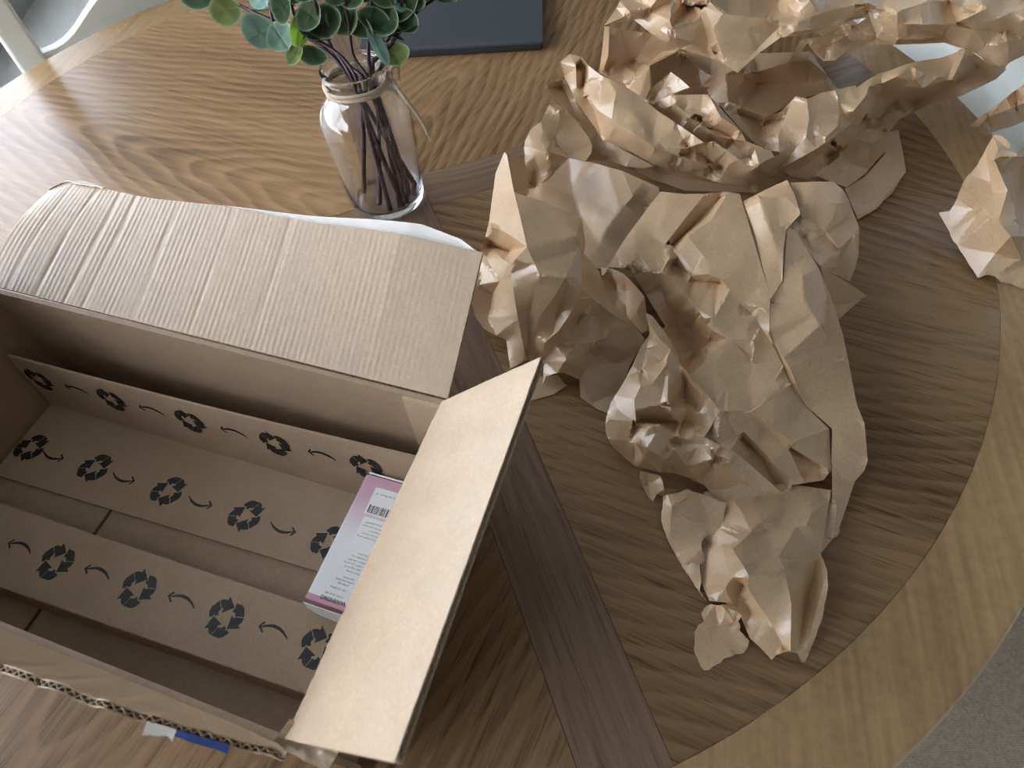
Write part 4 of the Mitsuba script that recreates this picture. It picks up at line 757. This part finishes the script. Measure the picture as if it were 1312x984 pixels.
    ([(1232,171,4902,5615,7540),(1232,168,4880,5601,7580),(1242,160,4911,5578,7660),(1253,152,4939,5553,7740),(1280,132,5046,5521,7920),(1296,119,5105,5516,8020),(1312,108,5158,5490,8120),(1360,60,5641,5837,8240),(1400,140,5694,5160,8000),(1360,175,5757,5334,7580),(1312,155,5467,5560,7640),(1296,163,5377,5572,7580),(1280,166,5277,5585,7550),(1265,173,5149,5554,7530),(1253,170,5066,5597,7540),(1253,163,4973,5532,7660),(1242,163,4963,5624,7600),(1237,166,4959,5647,7550)],
     [[(1253,163,4973,5532,7660),(1265,150,4955,5466,7816),(1291,141,5030,5368,7945),(1312,132,5112,5319,8037),(1380,130,5609,5281,8015)],
      [(1253,163,4973,5532,7660),(1278,137,5034,5504,7889)],
      [(1301,114,5166,5563,8025),(1303,142,5250,5483,7832),(1312,150,5377,5499,7740)],
      [(1280,132,5046,5521,7920),(1291,141,5030,5368,7945)]], 0.6, 0.0),
  ],
}
STEP = 3.2
def along(pts, step, closed=False):
    p = np.asarray(pts, float)
    if closed: p = np.vstack([p, p[:1]])
    out = []
    for a, b in zip(p[:-1], p[1:]):
        k = max(1, int(np.ceil(np.hypot(*(b - a)[:2]) / step)))
        out.append(a + (b - a) * (np.arange(k) / k)[:, None])
    if not closed: out.append(p[-1:])
    return np.vstack(out)
def facets(rg, lo, hi, size, stretch, poly):
    """random creased height field: straight folds between scattered points. Returns the field and the points along its creases."""
    ang = rg.uniform(0, np.pi); c, s = math.cos(ang), math.sin(ang)
    M = np.array([[c / stretch, s / stretch], [-s, c]])                     # folds run longer along one direction
    big = np.array([(lo[0], lo[1]), (hi[0], lo[1]), (hi[0], hi[1]), (lo[0], hi[1])]) @ M.T
    l2, h2 = big.min(0) - size, big.max(0) + size
    n = int((h2 - l2).prod() / size ** 2) + 8
    q = np.vstack([rg.uniform(l2, h2, (n, 2)), [l2 - 3 * size, h2 + 3 * size, [l2[0] - 3 * size, h2[1] + 3 * size], [h2[0] + 3 * size, l2[1] - 3 * size]]])
    d = Delaunay(q); e = np.unique(np.sort(np.vstack([d.simplices[:, [0, 1]], d.simplices[:, [1, 2]], d.simplices[:, [2, 0]]]), 1), axis=0)
    q0 = q @ np.linalg.inv(M).T
    pts = np.vstack([q0[a] + (q0[b] - q0[a]) * np.linspace(0, 1, max(2, int(np.hypot(*(q0[b] - q0[a])) / STEP)))[:, None] for a, b in e if np.hypot(*(q0[b] - q0[a])) < 6 * size * stretch])
    f = LinearNDInterpolator(d, rg.normal(0, 1, len(q)))
    return (lambda uv: f(uv @ M.T)), pts
def fold_mesh(outline, creases, amp, rag, seed):
    rg = np.random.default_rng(seed)
    rim = along(outline, STEP, True)
    if rag:                                            # torn, ragged rim
        c = rim.mean(0); s = np.concatenate([[0], np.cumsum(np.hypot(*np.diff(rim[:, :2], axis=0).T))])
        w = rag * (1.6 * meshkit.noise(np.stack([s / 7, 0 * s, 0 * s], -1), seed) + 0.9 * meshkit.noise(np.stack([s / 3.3, 0 * s + 5, 0 * s], -1), seed) - 0.9)
        rim = rim + (c - rim) * (w / np.maximum(np.hypot(*(c - rim)[:, :2].T), 8.0))[:, None]
    lines = [along(c, STEP) for c in creases]
    ctrl = np.vstack([rim] + lines)
    _, keep = np.unique(np.round(ctrl[:, :2] / 0.7), axis=0, return_index=True); ctrl = ctrl[np.sort(keep)]
    poly = Polygon(rim[:, :2]).buffer(0)
    if poly.geom_type == 'MultiPolygon': poly = max(poly.geoms, key=lambda g: g.area)
    lo, hi = ctrl[:, :2].min(0), ctrl[:, :2].max(0)
    gx, gy = np.meshgrid(np.arange(lo[0], hi[0], STEP), np.arange(lo[1], hi[1], STEP * .87))
    gx[1::2] += STEP / 2
    g = np.stack([gx.ravel(), gy.ravel()], 1) + rg.uniform(-.5, .5, (gx.size, 2))
    g = g[shapely.contains_xy(poly.buffer(-STEP * .7), g[:, 0], g[:, 1])]
    from scipy.spatial import cKDTree
    f1, c1 = facets(rg, lo, hi, 34, 1.7, poly); f2, c2 = facets(rg, lo, hi, 17, 1.6, poly); f3, c3 = facets(rg, lo, hi, 9, 1.3, poly)
    cr_ = np.vstack([c1, c2]); cr_ = cr_[shapely.contains_xy(poly.buffer(-STEP * .7), cr_[:, 0], cr_[:, 1])]
    _, keep = np.unique(np.round(cr_ / 1.1), axis=0, return_index=True); cr_ = cr_[np.sort(keep)]
    if len(cr_): g = np.vstack([cr_, g[cKDTree(cr_).query(g)[0] > STEP * .55]])
    g = g[cKDTree(ctrl[:, :2]).query(g)[0] > STEP * .6]
    uv = np.vstack([ctrl[:, :2], g])
    lin = LinearNDInterpolator(ctrl[:, :2], ctrl[:, 2:5] * 1e-4)
    xyz = np.vstack([ctrl[:, 2:5] * 1e-4, lin(g)])
    ok = np.isfinite(xyz).all(1); uv, xyz = uv[ok], xyz[ok]
    tri = Delaunay(uv).simplices
    c = uv[tri].mean(1); tri = tri[shapely.contains_xy(poly, c[:, 0], c[:, 1])]
    a, b, d = uv[tri[:, 0]], uv[tri[:, 1]], uv[tri[:, 2]]
    cr = (b - a)[:, 0] * (d - a)[:, 1] - (b - a)[:, 1] * (d - a)[:, 0]
    tri = np.where((cr > 0)[:, None], tri[:, ::-1], tri); tri = tri[np.abs(cr) > 1e-3]
    m = trimesh.Trimesh(xyz, tri, process=False)
    # soften the folds a touch, then crumple
    import scipy.sparse as sp
    e = m.edges_unique; N = len(xyz)
    A = sp.coo_matrix((np.ones(2 * len(e)), (np.r_[e[:, 0], e[:, 1]], np.r_[e[:, 1], e[:, 0]])), (N, N)).tocsr()
    deg = np.maximum(np.asarray(A.sum(1)).ravel(), 1)
    onrim = cKDTree(rim[:, :2]).query(uv)[0]
    w = np.clip(onrim / 6.0, 0, 1)[:, None]
    x = xyz.copy()
    nv = np.array(trimesh.Trimesh(x, tri, process=False).vertex_normals)
    h = 0.00070 * f1(uv) + 0.00024 * f2(uv) + 0.00007 * f3(uv)
    h = h * amp * (0.45 + 1.1 * meshkit.noise(np.stack([uv[:, 0] / 70, uv[:, 1] / 70, 0 * uv[:, 0]], -1), seed))
    x = x + nv * (h * np.clip(onrim / 14.0, 0.0, 1) + 0.0)[:, None]
    x[:, 2] = np.maximum(x[:, 2], TZ + 0.0006)
    return x, tri
def paper(key, name, seed):
    V, F, at = [], [], 0
    for k, (o, c, amp, rag) in enumerate(PAPERS[name]):
        x, t = fold_mesh(o, c, amp, rag, seed + k); V.append(x); F.append(t + at); at += len(x)
    put(key, trimesh.Trimesh(np.vstack(V), np.vstack(F), process=False), 'kraft_paper', 9)
paper('crumpled_paper', 'A', 100)
lab('crumpled_paper', 'big pile of crumpled brown packing paper with a dark hollow, farthest back on the table', 'packing paper', 'crumpled packing papers on the table')
paper('crumpled_paper_001', 'B', 200)
lab('crumpled_paper_001', 'long crumpled brown packing paper with torn ends, lying across the middle of the table', 'packing paper', 'crumpled packing papers on the table')
paper('crumpled_paper_002', 'C', 300)
lab('crumpled_paper_002', 'crumpled brown packing paper touching the shipping box, with one bright bluish-white side', 'packing paper', 'crumpled packing papers on the table')
paper('crumpled_paper_003', 'D', 400)
lab('crumpled_paper_003', 'torn brown packing paper with ragged edges near the right rim of the table', 'packing paper', 'crumpled packing papers on the table')
paper('crumpled_paper_004', 'E', 500)
lab('crumpled_paper_004', 'grey-brown rolled end of packing paper behind the torn ragged piece', 'packing paper', 'crumpled packing papers on the table')

# ------------------------------------------------------------------ glass bottle vase with a twine bow
VX, VY = -0.1061, 0.5700
V = 'glass_vase'
outp = [(0.0, 0.0015), (0.030, 0.0008), (0.0355, 0.0005), (0.0378, 0.003), (0.0385, 0.008), (0.0405, 0.045), (0.0424, 0.080), (0.0427, 0.092), (0.0418, 0.100), (0.0390, 0.107), (0.0345, 0.1135), (0.0295, 0.1180), (0.0266, 0.1210), (0.0258, 0.1240), (0.0256, 0.1330), (0.0268, 0.1360), (0.0285, 0.1385), (0.0290, 0.1410), (0.0285, 0.1432), (0.0268, 0.1442)]
inn = [(0.0252, 0.1438), (0.0240, 0.1420), (0.0236, 0.1380), (0.0232, 0.1240), (0.0242, 0.1198), (0.0280, 0.1160), (0.0330, 0.1112), (0.0370, 0.1052), (0.0396, 0.0990), (0.0404, 0.0920), (0.0401, 0.080), (0.0382, 0.045), (0.0362, 0.014), (0.0340, 0.0085), (0.0250, 0.0060), (0.0, 0.0072)]
m = lathe(outp + inn, 96); m.fix_normals(); m.apply_translation([VX, VY, TZ])
scene['clear_glass'] = {'type': 'dielectric', 'int_ior': 1.5, 'ext_ior': 1.0}
put(V, m, 'clear_glass', 40)
lab(V, 'clear glass bottle vase with a twine bow round its neck, holding dark stems', 'vase')
def twine_fn(p, n, uv):
    f = fbm(p.x * 1500, p.y * 1500, p.z * 2500, 2)
    return mi.Color3f(0.50, 0.40, 0.29) * (0.6 + 0.8 * f)
bs('jute', base_color=proc(twine_fn), roughness=0.9)
ring = []
tt = np.linspace(0, 2 * np.pi * 4.6, 220)
ring.append(tube(np.stack([VX + (0.0281 + 0.0004 * np.sin(tt * 1.7)) * np.cos(tt), VY + (0.0281 + 0.0004 * np.sin(tt * 1.7)) * np.sin(tt), TZ + 0.1258 + 0.0060 * tt / tt[-1] + 0.0007 * np.sin(tt * 3)], 1), 0.0017, 6))
put('twine_bow__loops', trimesh.util.concatenate(ring), 'jute', True)
K0 = np.array([VX + 0.0295, VY + 0.006, TZ + 0.130])
def strand(pts, r=0.0019, fr=True):
    ms = [tube(spline(pts, 24), r * np.linspace(1, .85, 24), 7)]
    e, d = np.array(pts[-1]), np.array(pts[-1]) - np.array(pts[-2]); d /= np.linalg.norm(d)
    for k in range(7):
        w = rng.normal(0, 1, 3); w -= d * (w @ d); w /= np.linalg.norm(w)
        ms.append(tube([e - d * .001, e + d * .003 + w * .0010, e + d * .006 + w * .0026], [0.0004, 0.0003, 0.0001], 4))
    return trimesh.util.concatenate(ms)
put('twine_bow__tail', strand([K0, (-0.0631, 0.5529, 0.8650), (-0.0551, 0.5513, 0.8480), (-0.0504, 0.5473, 0.8340)]), 'jute', True)
put('twine_bow__tail_001', strand([K0, (-0.0681, 0.5721, 0.8880), (-0.0677, 0.5735, 0.8800)]), 'jute', True)
put('twine_bow__knot', trimesh.creation.icosphere(3, 0.0034).apply_translation(K0), 'jute', True)
lab('twine_bow', 'thin beige twine wound and knotted round the neck of the glass vase', 'twine')

# ------------------------------------------------------------------ stems with round leaves
bs('stem_dark', base_color=rgb(0.036, 0.014, 0.018), roughness=0.45)
scene['leaf_green'] = {'type': 'principledthin', 'base_color': {'type': 'mesh_attribute', 'name': 'vertex_color'}, 'roughness': 0.45, 'spec_trans': 0.0, 'diff_trans': 0.5, 'eta': 1.35}
LC = {'dark': (0.048, 0.074, 0.040), 'grey': (0.150, 0.235, 0.180), 'teal': (0.26, 0.42, 0.36), 'olive': (0.17, 0.21, 0.075), 'lime': (0.26, 0.44, 0.05), 'mid': (0.082, 0.122, 0.062)}
def leaf(base, tip, w, col, roll=0.0, cup=0.22):
    roll = roll + rng.uniform(-0.45, 0.45); w = w * 1.10
    b, t = np.array(base, float), np.array(tip, float)
    ax = t - b; L = np.linalg.norm(ax); ax /= L
    toc = CAM - (b + t) / 2; toc /= np.linalg.norm(toc)
    n0 = 0.55 * toc + np.array([0, 0, 0.45]); n0 -= ax * (n0 @ ax); n0 /= np.linalg.norm(n0)
    sd = np.cross(n0, ax); n = n0 * math.cos(roll) + sd * math.sin(roll); sd = np.cross(n, ax)
    nr, na = 7, 36
    vs, cs = [b + ax * L * .5 - n * 0], [LC[col]]
    f = []
    for i in range(1, nr + 1):
        r = i / nr
        for k in range(na):
            a = 2 * math.pi * k / na
            x = -math.cos(a); y = math.sin(a) * (1 - 0.16 * x * x) * (1.0 + 0.10 * x)
            mid = abs(y * r)
            z = cup * w * (r * r * (0.7 * y * y + 0.5 * x * x)) - 0.05 * w * math.exp(-(y * r / .07) ** 2)
            vs.append(b + ax * L * (.5 + .5 * r * x) + sd * w * .5 * r * y + n * z)
            c = np.array(LC[col]) * (1 + 0.25 * (mid < .06) + 0.2 * math.sin(3 * x + y))
            if i == nr: c = c * 0.35 + np.array([0.42, 0.52, 0.34]) * 0.65
            elif i == nr - 1: c = c * 0.92 + np.array([0.42, 0.52, 0.34]) * 0.08
            cs.append(c)
    for k in range(na): f.append([0, 1 + k, 1 + (k + 1) % na])
    for i in range(nr - 1):
        for k in range(na):
            a, b2 = 1 + i * na + k, 1 + i * na + (k + 1) % na
            f += [[a, a + na, b2 + na], [a, b2 + na, b2]]
    return trimesh.Trimesh(np.array(vs), f, process=False), np.clip(np.array(cs), 0, 1)
SPRIGS = [
  ([(-0.0692, 0.5570, 0.7560), (-0.0817, 0.5649, 0.7900), (-0.0935, 0.5691, 0.8240), (-0.1030, 0.5686, 0.8580), (-0.1107, 0.5629, 0.8920), (-0.1521, 0.6070, 0.9100), (-0.1877, 0.6334, 0.9160), (-0.2113, 0.6565, 0.9180), (-0.2403, 0.6772, 0.9220)], [((-0.2045, 0.6511, 0.9170), (-0.2332, 0.6483, 0.9140), .024, 'olive', .5), ((-0.1972, 0.6414, 0.9160), (-0.1700, 0.6266, 0.9200), .011, 'grey', .9), ((-0.2252, 0.6645, 0.9220), (-0.2620, 0.6718, 0.9200), .020, 'dark', .2), ((-0.2347, 0.6698, 0.9220), (-0.2297, 0.6857, 0.9360), .022, 'mid', -.2)]),
  ([(-0.0862, 0.5336, 0.7560), (-0.0932, 0.5464, 0.7900), (-0.0992, 0.5543, 0.8240), (-0.1034, 0.5588, 0.8580), (-0.1071, 0.5584, 0.8920), (-0.1379, 0.5943, 0.9080), (-0.1705, 0.6114, 0.9140), (-0.1710, 0.6252, 0.9300), (-0.1762, 0.6336, 0.9460)], [((-0.1729, 0.6146, 0.9140), (-0.1962, 0.6009, 0.9100), .030, 'grey', .1), ((-0.1721, 0.6131, 0.9140), (-0.1555, 0.5775, 0.9080), .024, 'grey', -.3), ((-0.1722, 0.6229, 0.9260), (-0.1844, 0.6410, 0.9360), .022, 'teal', .3), ((-0.1709, 0.6239, 0.9280), (-0.1522, 0.6156, 0.9400), .018, 'teal', -.5)]),
  ([(-0.1004, 0.5337, 0.7560), (-0.1023, 0.5457, 0.7900), (-0.1036, 0.5539, 0.8240), (-0.1034, 0.5576, 0.8580), (-0.1029, 0.5563, 0.8920), (-0.1232, 0.5781, 0.9080), (-0.1414, 0.5848, 0.9200), (-0.1465, 0.5977, 0.9400), (-0.1507, 0.6133, 0.9550)], [((-0.1378, 0.5881, 0.9360), (-0.1500, 0.5765, 0.9120), .018, 'lime', .8), ((-0.1450, 0.5805, 0.9120), (-0.1581, 0.5701, 0.9000), .013, 'olive', .2), ((-0.1438, 0.5900, 0.9420), (-0.1618, 0.5915, 0.9320), .026, 'dark', .1), ((-0.1426, 0.5903, 0.9380), (-0.1310, 0.6073, 0.9500), .022, 'mid', .6)]),
  ([(-0.1293, 0.5714, 0.7560), (-0.1216, 0.5736, 0.7900), (-0.1131, 0.5716, 0.8240), (-0.1050, 0.5653, 0.8580), (-0.0968, 0.5538, 0.8920), (-0.1180, 0.5753, 0.9020), (-0.1224, 0.5819, 0.9160), (-0.1235, 0.5789, 0.9400), (-0.1239, 0.5995, 0.9580)], [((-0.1267, 0.5777, 0.9140), (-0.1433, 0.5837, 0.9260), .022, 'dark', -.2), ((-0.1188, 0.5785, 0.9140), (-0.1231, 0.5926, 0.9360), .031, 'dark', .1), ((-0.1240, 0.5752, 0.9000), (-0.1514, 0.5852, 0.9020), .015, 'dark', .7), ((-0.1238, 0.5778, 0.9280), (-0.1375, 0.5849, 0.9400), .026, 'mid', .2), ((-0.1220, 0.5762, 0.9460), (-0.1365, 0.5967, 0.9540), .024, 'dark', 0)]),
  ([(-0.0799, 0.5301, 0.7560), (-0.0840, 0.5423, 0.7900), (-0.0881, 0.5509, 0.8240), (-0.0913, 0.5552, 0.8580), (-0.0928, 0.5541, 0.8920), (-0.1030, 0.5720, 0.9020), (-0.1018, 0.5797, 0.9180), (-0.0997, 0.5798, 0.9400), (-0.0955, 0.5897, 0.9620)], [((-0.1028, 0.5800, 0.9140), (-0.1074, 0.5926, 0.9380), .026, 'mid', .3), ((-0.1003, 0.5820, 0.9140), (-0.0880, 0.5866, 0.9260), .026, 'dark', -.4), ((-0.0982, 0.5787, 0.9360), (-0.0880, 0.5874, 0.9540), .026, 'dark', .1), ((-0.0985, 0.5808, 0.9400), (-0.1115, 0.5888, 0.9500), .024, 'mid', .2)]),
  ([(-0.0766, 0.5402, 0.7560), (-0.0809, 0.5501, 0.7900), (-0.0845, 0.5563, 0.8240), (-0.0878, 0.5581, 0.8580), (-0.0894, 0.5547, 0.8920), (-0.0892, 0.5780, 0.9040), (-0.0837, 0.5872, 0.9220), (-0.0726, 0.5934, 0.9580)], [((-0.0874, 0.5869, 0.9180), (-0.0735, 0.5494, 0.9000), .013, 'teal', .6), ((-0.0850, 0.5825, 0.9160), (-0.0760, 0.5872, 0.9320), .026, 'dark', -.3), ((-0.0784, 0.5830, 0.9380), (-0.0848, 0.5930, 0.9500), .022, 'dark', .3), ((-0.0770, 0.5800, 0.9380), (-0.0612, 0.5908, 0.9460), .022, 'mid', -.2)]),
  ([(-0.0925, 0.5502, 0.7560), (-0.0917, 0.5582, 0.7900), (-0.0904, 0.5623, 0.8240), (-0.0886, 0.5620, 0.8580), (-0.0861, 0.5564, 0.8920), (-0.0756, 0.5750, 0.9040), (-0.0643, 0.5816, 0.9160), (-0.0533, 0.5882, 0.9340), (-0.0449, 0.5982, 0.9500)], [((-0.0820, 0.5818, 0.9120), (-0.0621, 0.5908, 0.9300), .032, 'dark', -.25), ((-0.0573, 0.5919, 0.9340), (-0.0444, 0.5817, 0.9260), .028, 'dark', -.1), ((-0.0614, 0.5913, 0.9360), (-0.0565, 0.5791, 0.9280), .014, 'teal', .5), ((-0.0825, 0.5871, 0.9160), (-0.0573, 0.5710, 0.9080), .010, 'mid', 1.0), ((-0.0718, 0.5755, 0.9060), (-0.0630, 0.5542, 0.8960), .024, 'olive', -.2), ((-0.0685, 0.5787, 0.9120), (-0.0434, 0.5741, 0.9180), .016, 'dark', .6)]),
  ([(-0.1133, 0.5490, 0.7560), (-0.1057, 0.5583, 0.7900), (-0.0986, 0.5627, 0.8240), (-0.0914, 0.5625, 0.8580), (-0.0834, 0.5583, 0.8920), (-0.0697, 0.5725, 0.9060), (-0.0465, 0.5852, 0.9220), (-0.0303, 0.5914, 0.9300), (-0.0105, 0.5963, 0.9380)], [((-0.0580, 0.5776, 0.9140), (-0.0444, 0.5817, 0.9260), .020, 'dark', .3), ((-0.0390, 0.5884, 0.9260), (-0.0221, 0.5905, 0.9320), .016, 'dark', .4), ((-0.0427, 0.5881, 0.9240), (-0.0430, 0.5916, 0.9400), .022, 'mid', .2), ((-0.0247, 0.5938, 0.9320), (-0.0090, 0.5808, 0.9300), .020, 'dark', .1)]),
]
for path, leaves in SPRIGS:
    key = num('leafy_bunch__sprig')
    pts = spline(path, 40)
    # keep the stem inside the glass
    for q in pts:
        z = q[2] - TZ
        if z < 0.150:
            R_ = 0.0300 if z < 0.02 else 0.0335 if z < 0.100 else 0.0206
            if 0.10 <= z < 0.12: R_ = 0.0335 + (0.0208 - 0.0335) * (z - 0.10) / 0.02
            d = q[:2] - np.array([VX, VY]); r_ = np.linalg.norm(d)
            if r_ > R_: q[:2] = np.array([VX, VY]) + d * R_ / r_
    pts[:, 2] = np.maximum(pts[:, 2], TZ + 0.0092)
    put(key, tube(pts, np.linspace(0.0027, 0.0012, 40), 8), 'stem_dark', True)
    for k, (b, t, w, col, roll) in enumerate(leaves):
        lm, lc = leaf(b, t, w, col, roll)
        put(num(key + '__leaf'), lm, 'leaf_green', True, color=lc)
        j = np.argmin(np.linalg.norm(pts - np.array(b), axis=1))
        if np.linalg.norm(pts[j] - np.array(b)) > 0.002:
            put(num(key + '__leaf_stalk'), tube([pts[j], (pts[j] + np.array(b)) / 2 + [0, 0, .001], b], [0.0008, 0.0006, 0.0005], 5), 'stem_dark', True)
lab('leafy_bunch', 'bunch of dark stems with round grey-green leaves standing in the glass vase', 'plant')

# ------------------------------------------------------------------ dark slab behind the vase
a0, a1 = np.array((0.0884, 0.8177, 0.7500)), np.array((-0.0863, 0.8374, 0.7500))
ex = (a1 - a0) / np.linalg.norm(a1 - a0); ey = np.array([ex[1], -ex[0], 0]); ez = np.array([0, 0, 1.0])
if ey[1] < 0: ey = -ey
bs('slate', base_color=rgb(0.046, 0.052, 0.058), roughness=0.5)
bs('slate_dark', base_color=rgb(0.012, 0.013, 0.017), roughness=0.5)
def slab(z0, z1, inset, mat, key):
    m = rbox((inset, inset, z0), (0.235 - inset, 0.165 - inset, z1), min(0.003, (z1 - z0) * .35))
    M = np.eye(4); M[:3, 0], M[:3, 1], M[:3, 2], M[:3, 3] = ex, ey, ez, a0
    m.apply_transform(M); m.fix_normals(); put(key, m, mat, 30)
slab(0.0006, 0.009, 0.0015, 'slate_dark', 'flat_case__base')
slab(0.0092, 0.0150, 0.0, 'slate', 'flat_case__lid')
lab('flat_case', 'flat dark slate-grey case with a near-black lower edge, lying behind the leaves', 'case')

# ------------------------------------------------------------------ white ladder-back chairs with woven seats
def weave_fn(p, n, uv):
    a, b = p.x * 0.8 + p.y * 0.6, -p.x * 0.6 + p.y * 0.8
    w = dr.sin(a * 2400) * dr.sin(b * 2400)
    f = fbm(p.x * 500, p.y * 500, 2.0, 2)
    return mi.Color3f(0.27, 0.215, 0.165) * (0.80 + 0.22 * w + 0.45 * f)
bs('woven_fabric', base_color=proc(weave_fn), roughness=0.9)
def slat_poly(W, h, rise):
    x = np.linspace(-W / 2, W / 2, 41); s = np.abs(x) / (W / 2)
    top = h + rise * (0.5 + 0.5 * np.cos(np.pi * np.clip((s - 0.30) / 0.62, 0, 1)))
    bot = 0.35 * rise * (0.5 + 0.5 * np.cos(np.pi * np.clip((s - 0.30) / 0.62, 0, 1)))
    return Polygon(np.vstack([np.stack([x, top], 1), np.stack([x, bot], 1)[::-1]]))
def make_chair(az, rb, label, slats=(0.53, 0.685, 0.84), D=0.40):
    t = num('dining_chair')
    c, s = math.cos(az), math.sin(az)
    rd, tg = np.array([c, s, 0]), np.array([-s, c, 0])
    o = np.array([CX, CY, 0]) + rd * rb            # middle of the back, on the floor
    def loc(m):
        M = np.eye(4); M[:3, 0], M[:3, 1], M[:3, 2], M[:3, 3] = tg, -rd, [0, 0, 1], o
        m = m.copy(); m.apply_transform(M)
        m.fix_normals(); return m
    W = 0.42
    for sx in (-1, 1):
        put(num(t + '__rear_post'), loc(rbox((sx * W / 2 - .019, -.016, 0.0), (sx * W / 2 + .019, .016, 1.0), .006)), 'white_paint', 30)
        put(num(t + '__front_leg'), loc(rbox((sx * W / 2 - .019, D - .035, 0.0), (sx * W / 2 + .019, D, 0.425), .006)), 'white_paint', 30)
        put(num(t + '__stretcher'), loc(rbox((sx * W / 2 - .009, .016, 0.17), (sx * W / 2 + .009, D - .035, 0.20), .004)), 'white_paint', 30)
    for z in slats:
        m = extrude(slat_poly(W - .038, 0.062, 0.045), 0.016); m.vertices = m.vertices[:, [0, 2, 1]] + np.array([0, -.008, z])
        put(num(t + '__slat'), loc(m), 'white_paint', 30)
    put(t + '__seat_frame', loc(rbox((-W / 2 - .012, .017, 0.426), (W / 2 + .012, D + .012, 0.452), .005)), 'white_paint', 30)
    put(t + '__seat_cushion', loc(rbox((-W / 2 - .014, .018, 0.4525), (W / 2 + .014, D + .014, 0.488), .014, 4)), 'woven_fabric', 30)
    lab(t, label, 'chair')
make_chair(math.radians(124.0), 0.645, 'white ladder-back chair beyond the far left rim of the table', (0.50, 0.675, 0.90))
make_chair(math.radians(9.0), 0.69, 'white ladder-back chair behind the crumpled papers at the far right rim of the table', (0.50, 0.675, 0.90), 0.32)
make_chair(math.radians(-51.0), 0.84, 'white chair at the near right rim of the table, only its grey woven seat showing', (0.53, 0.675, 0.90))
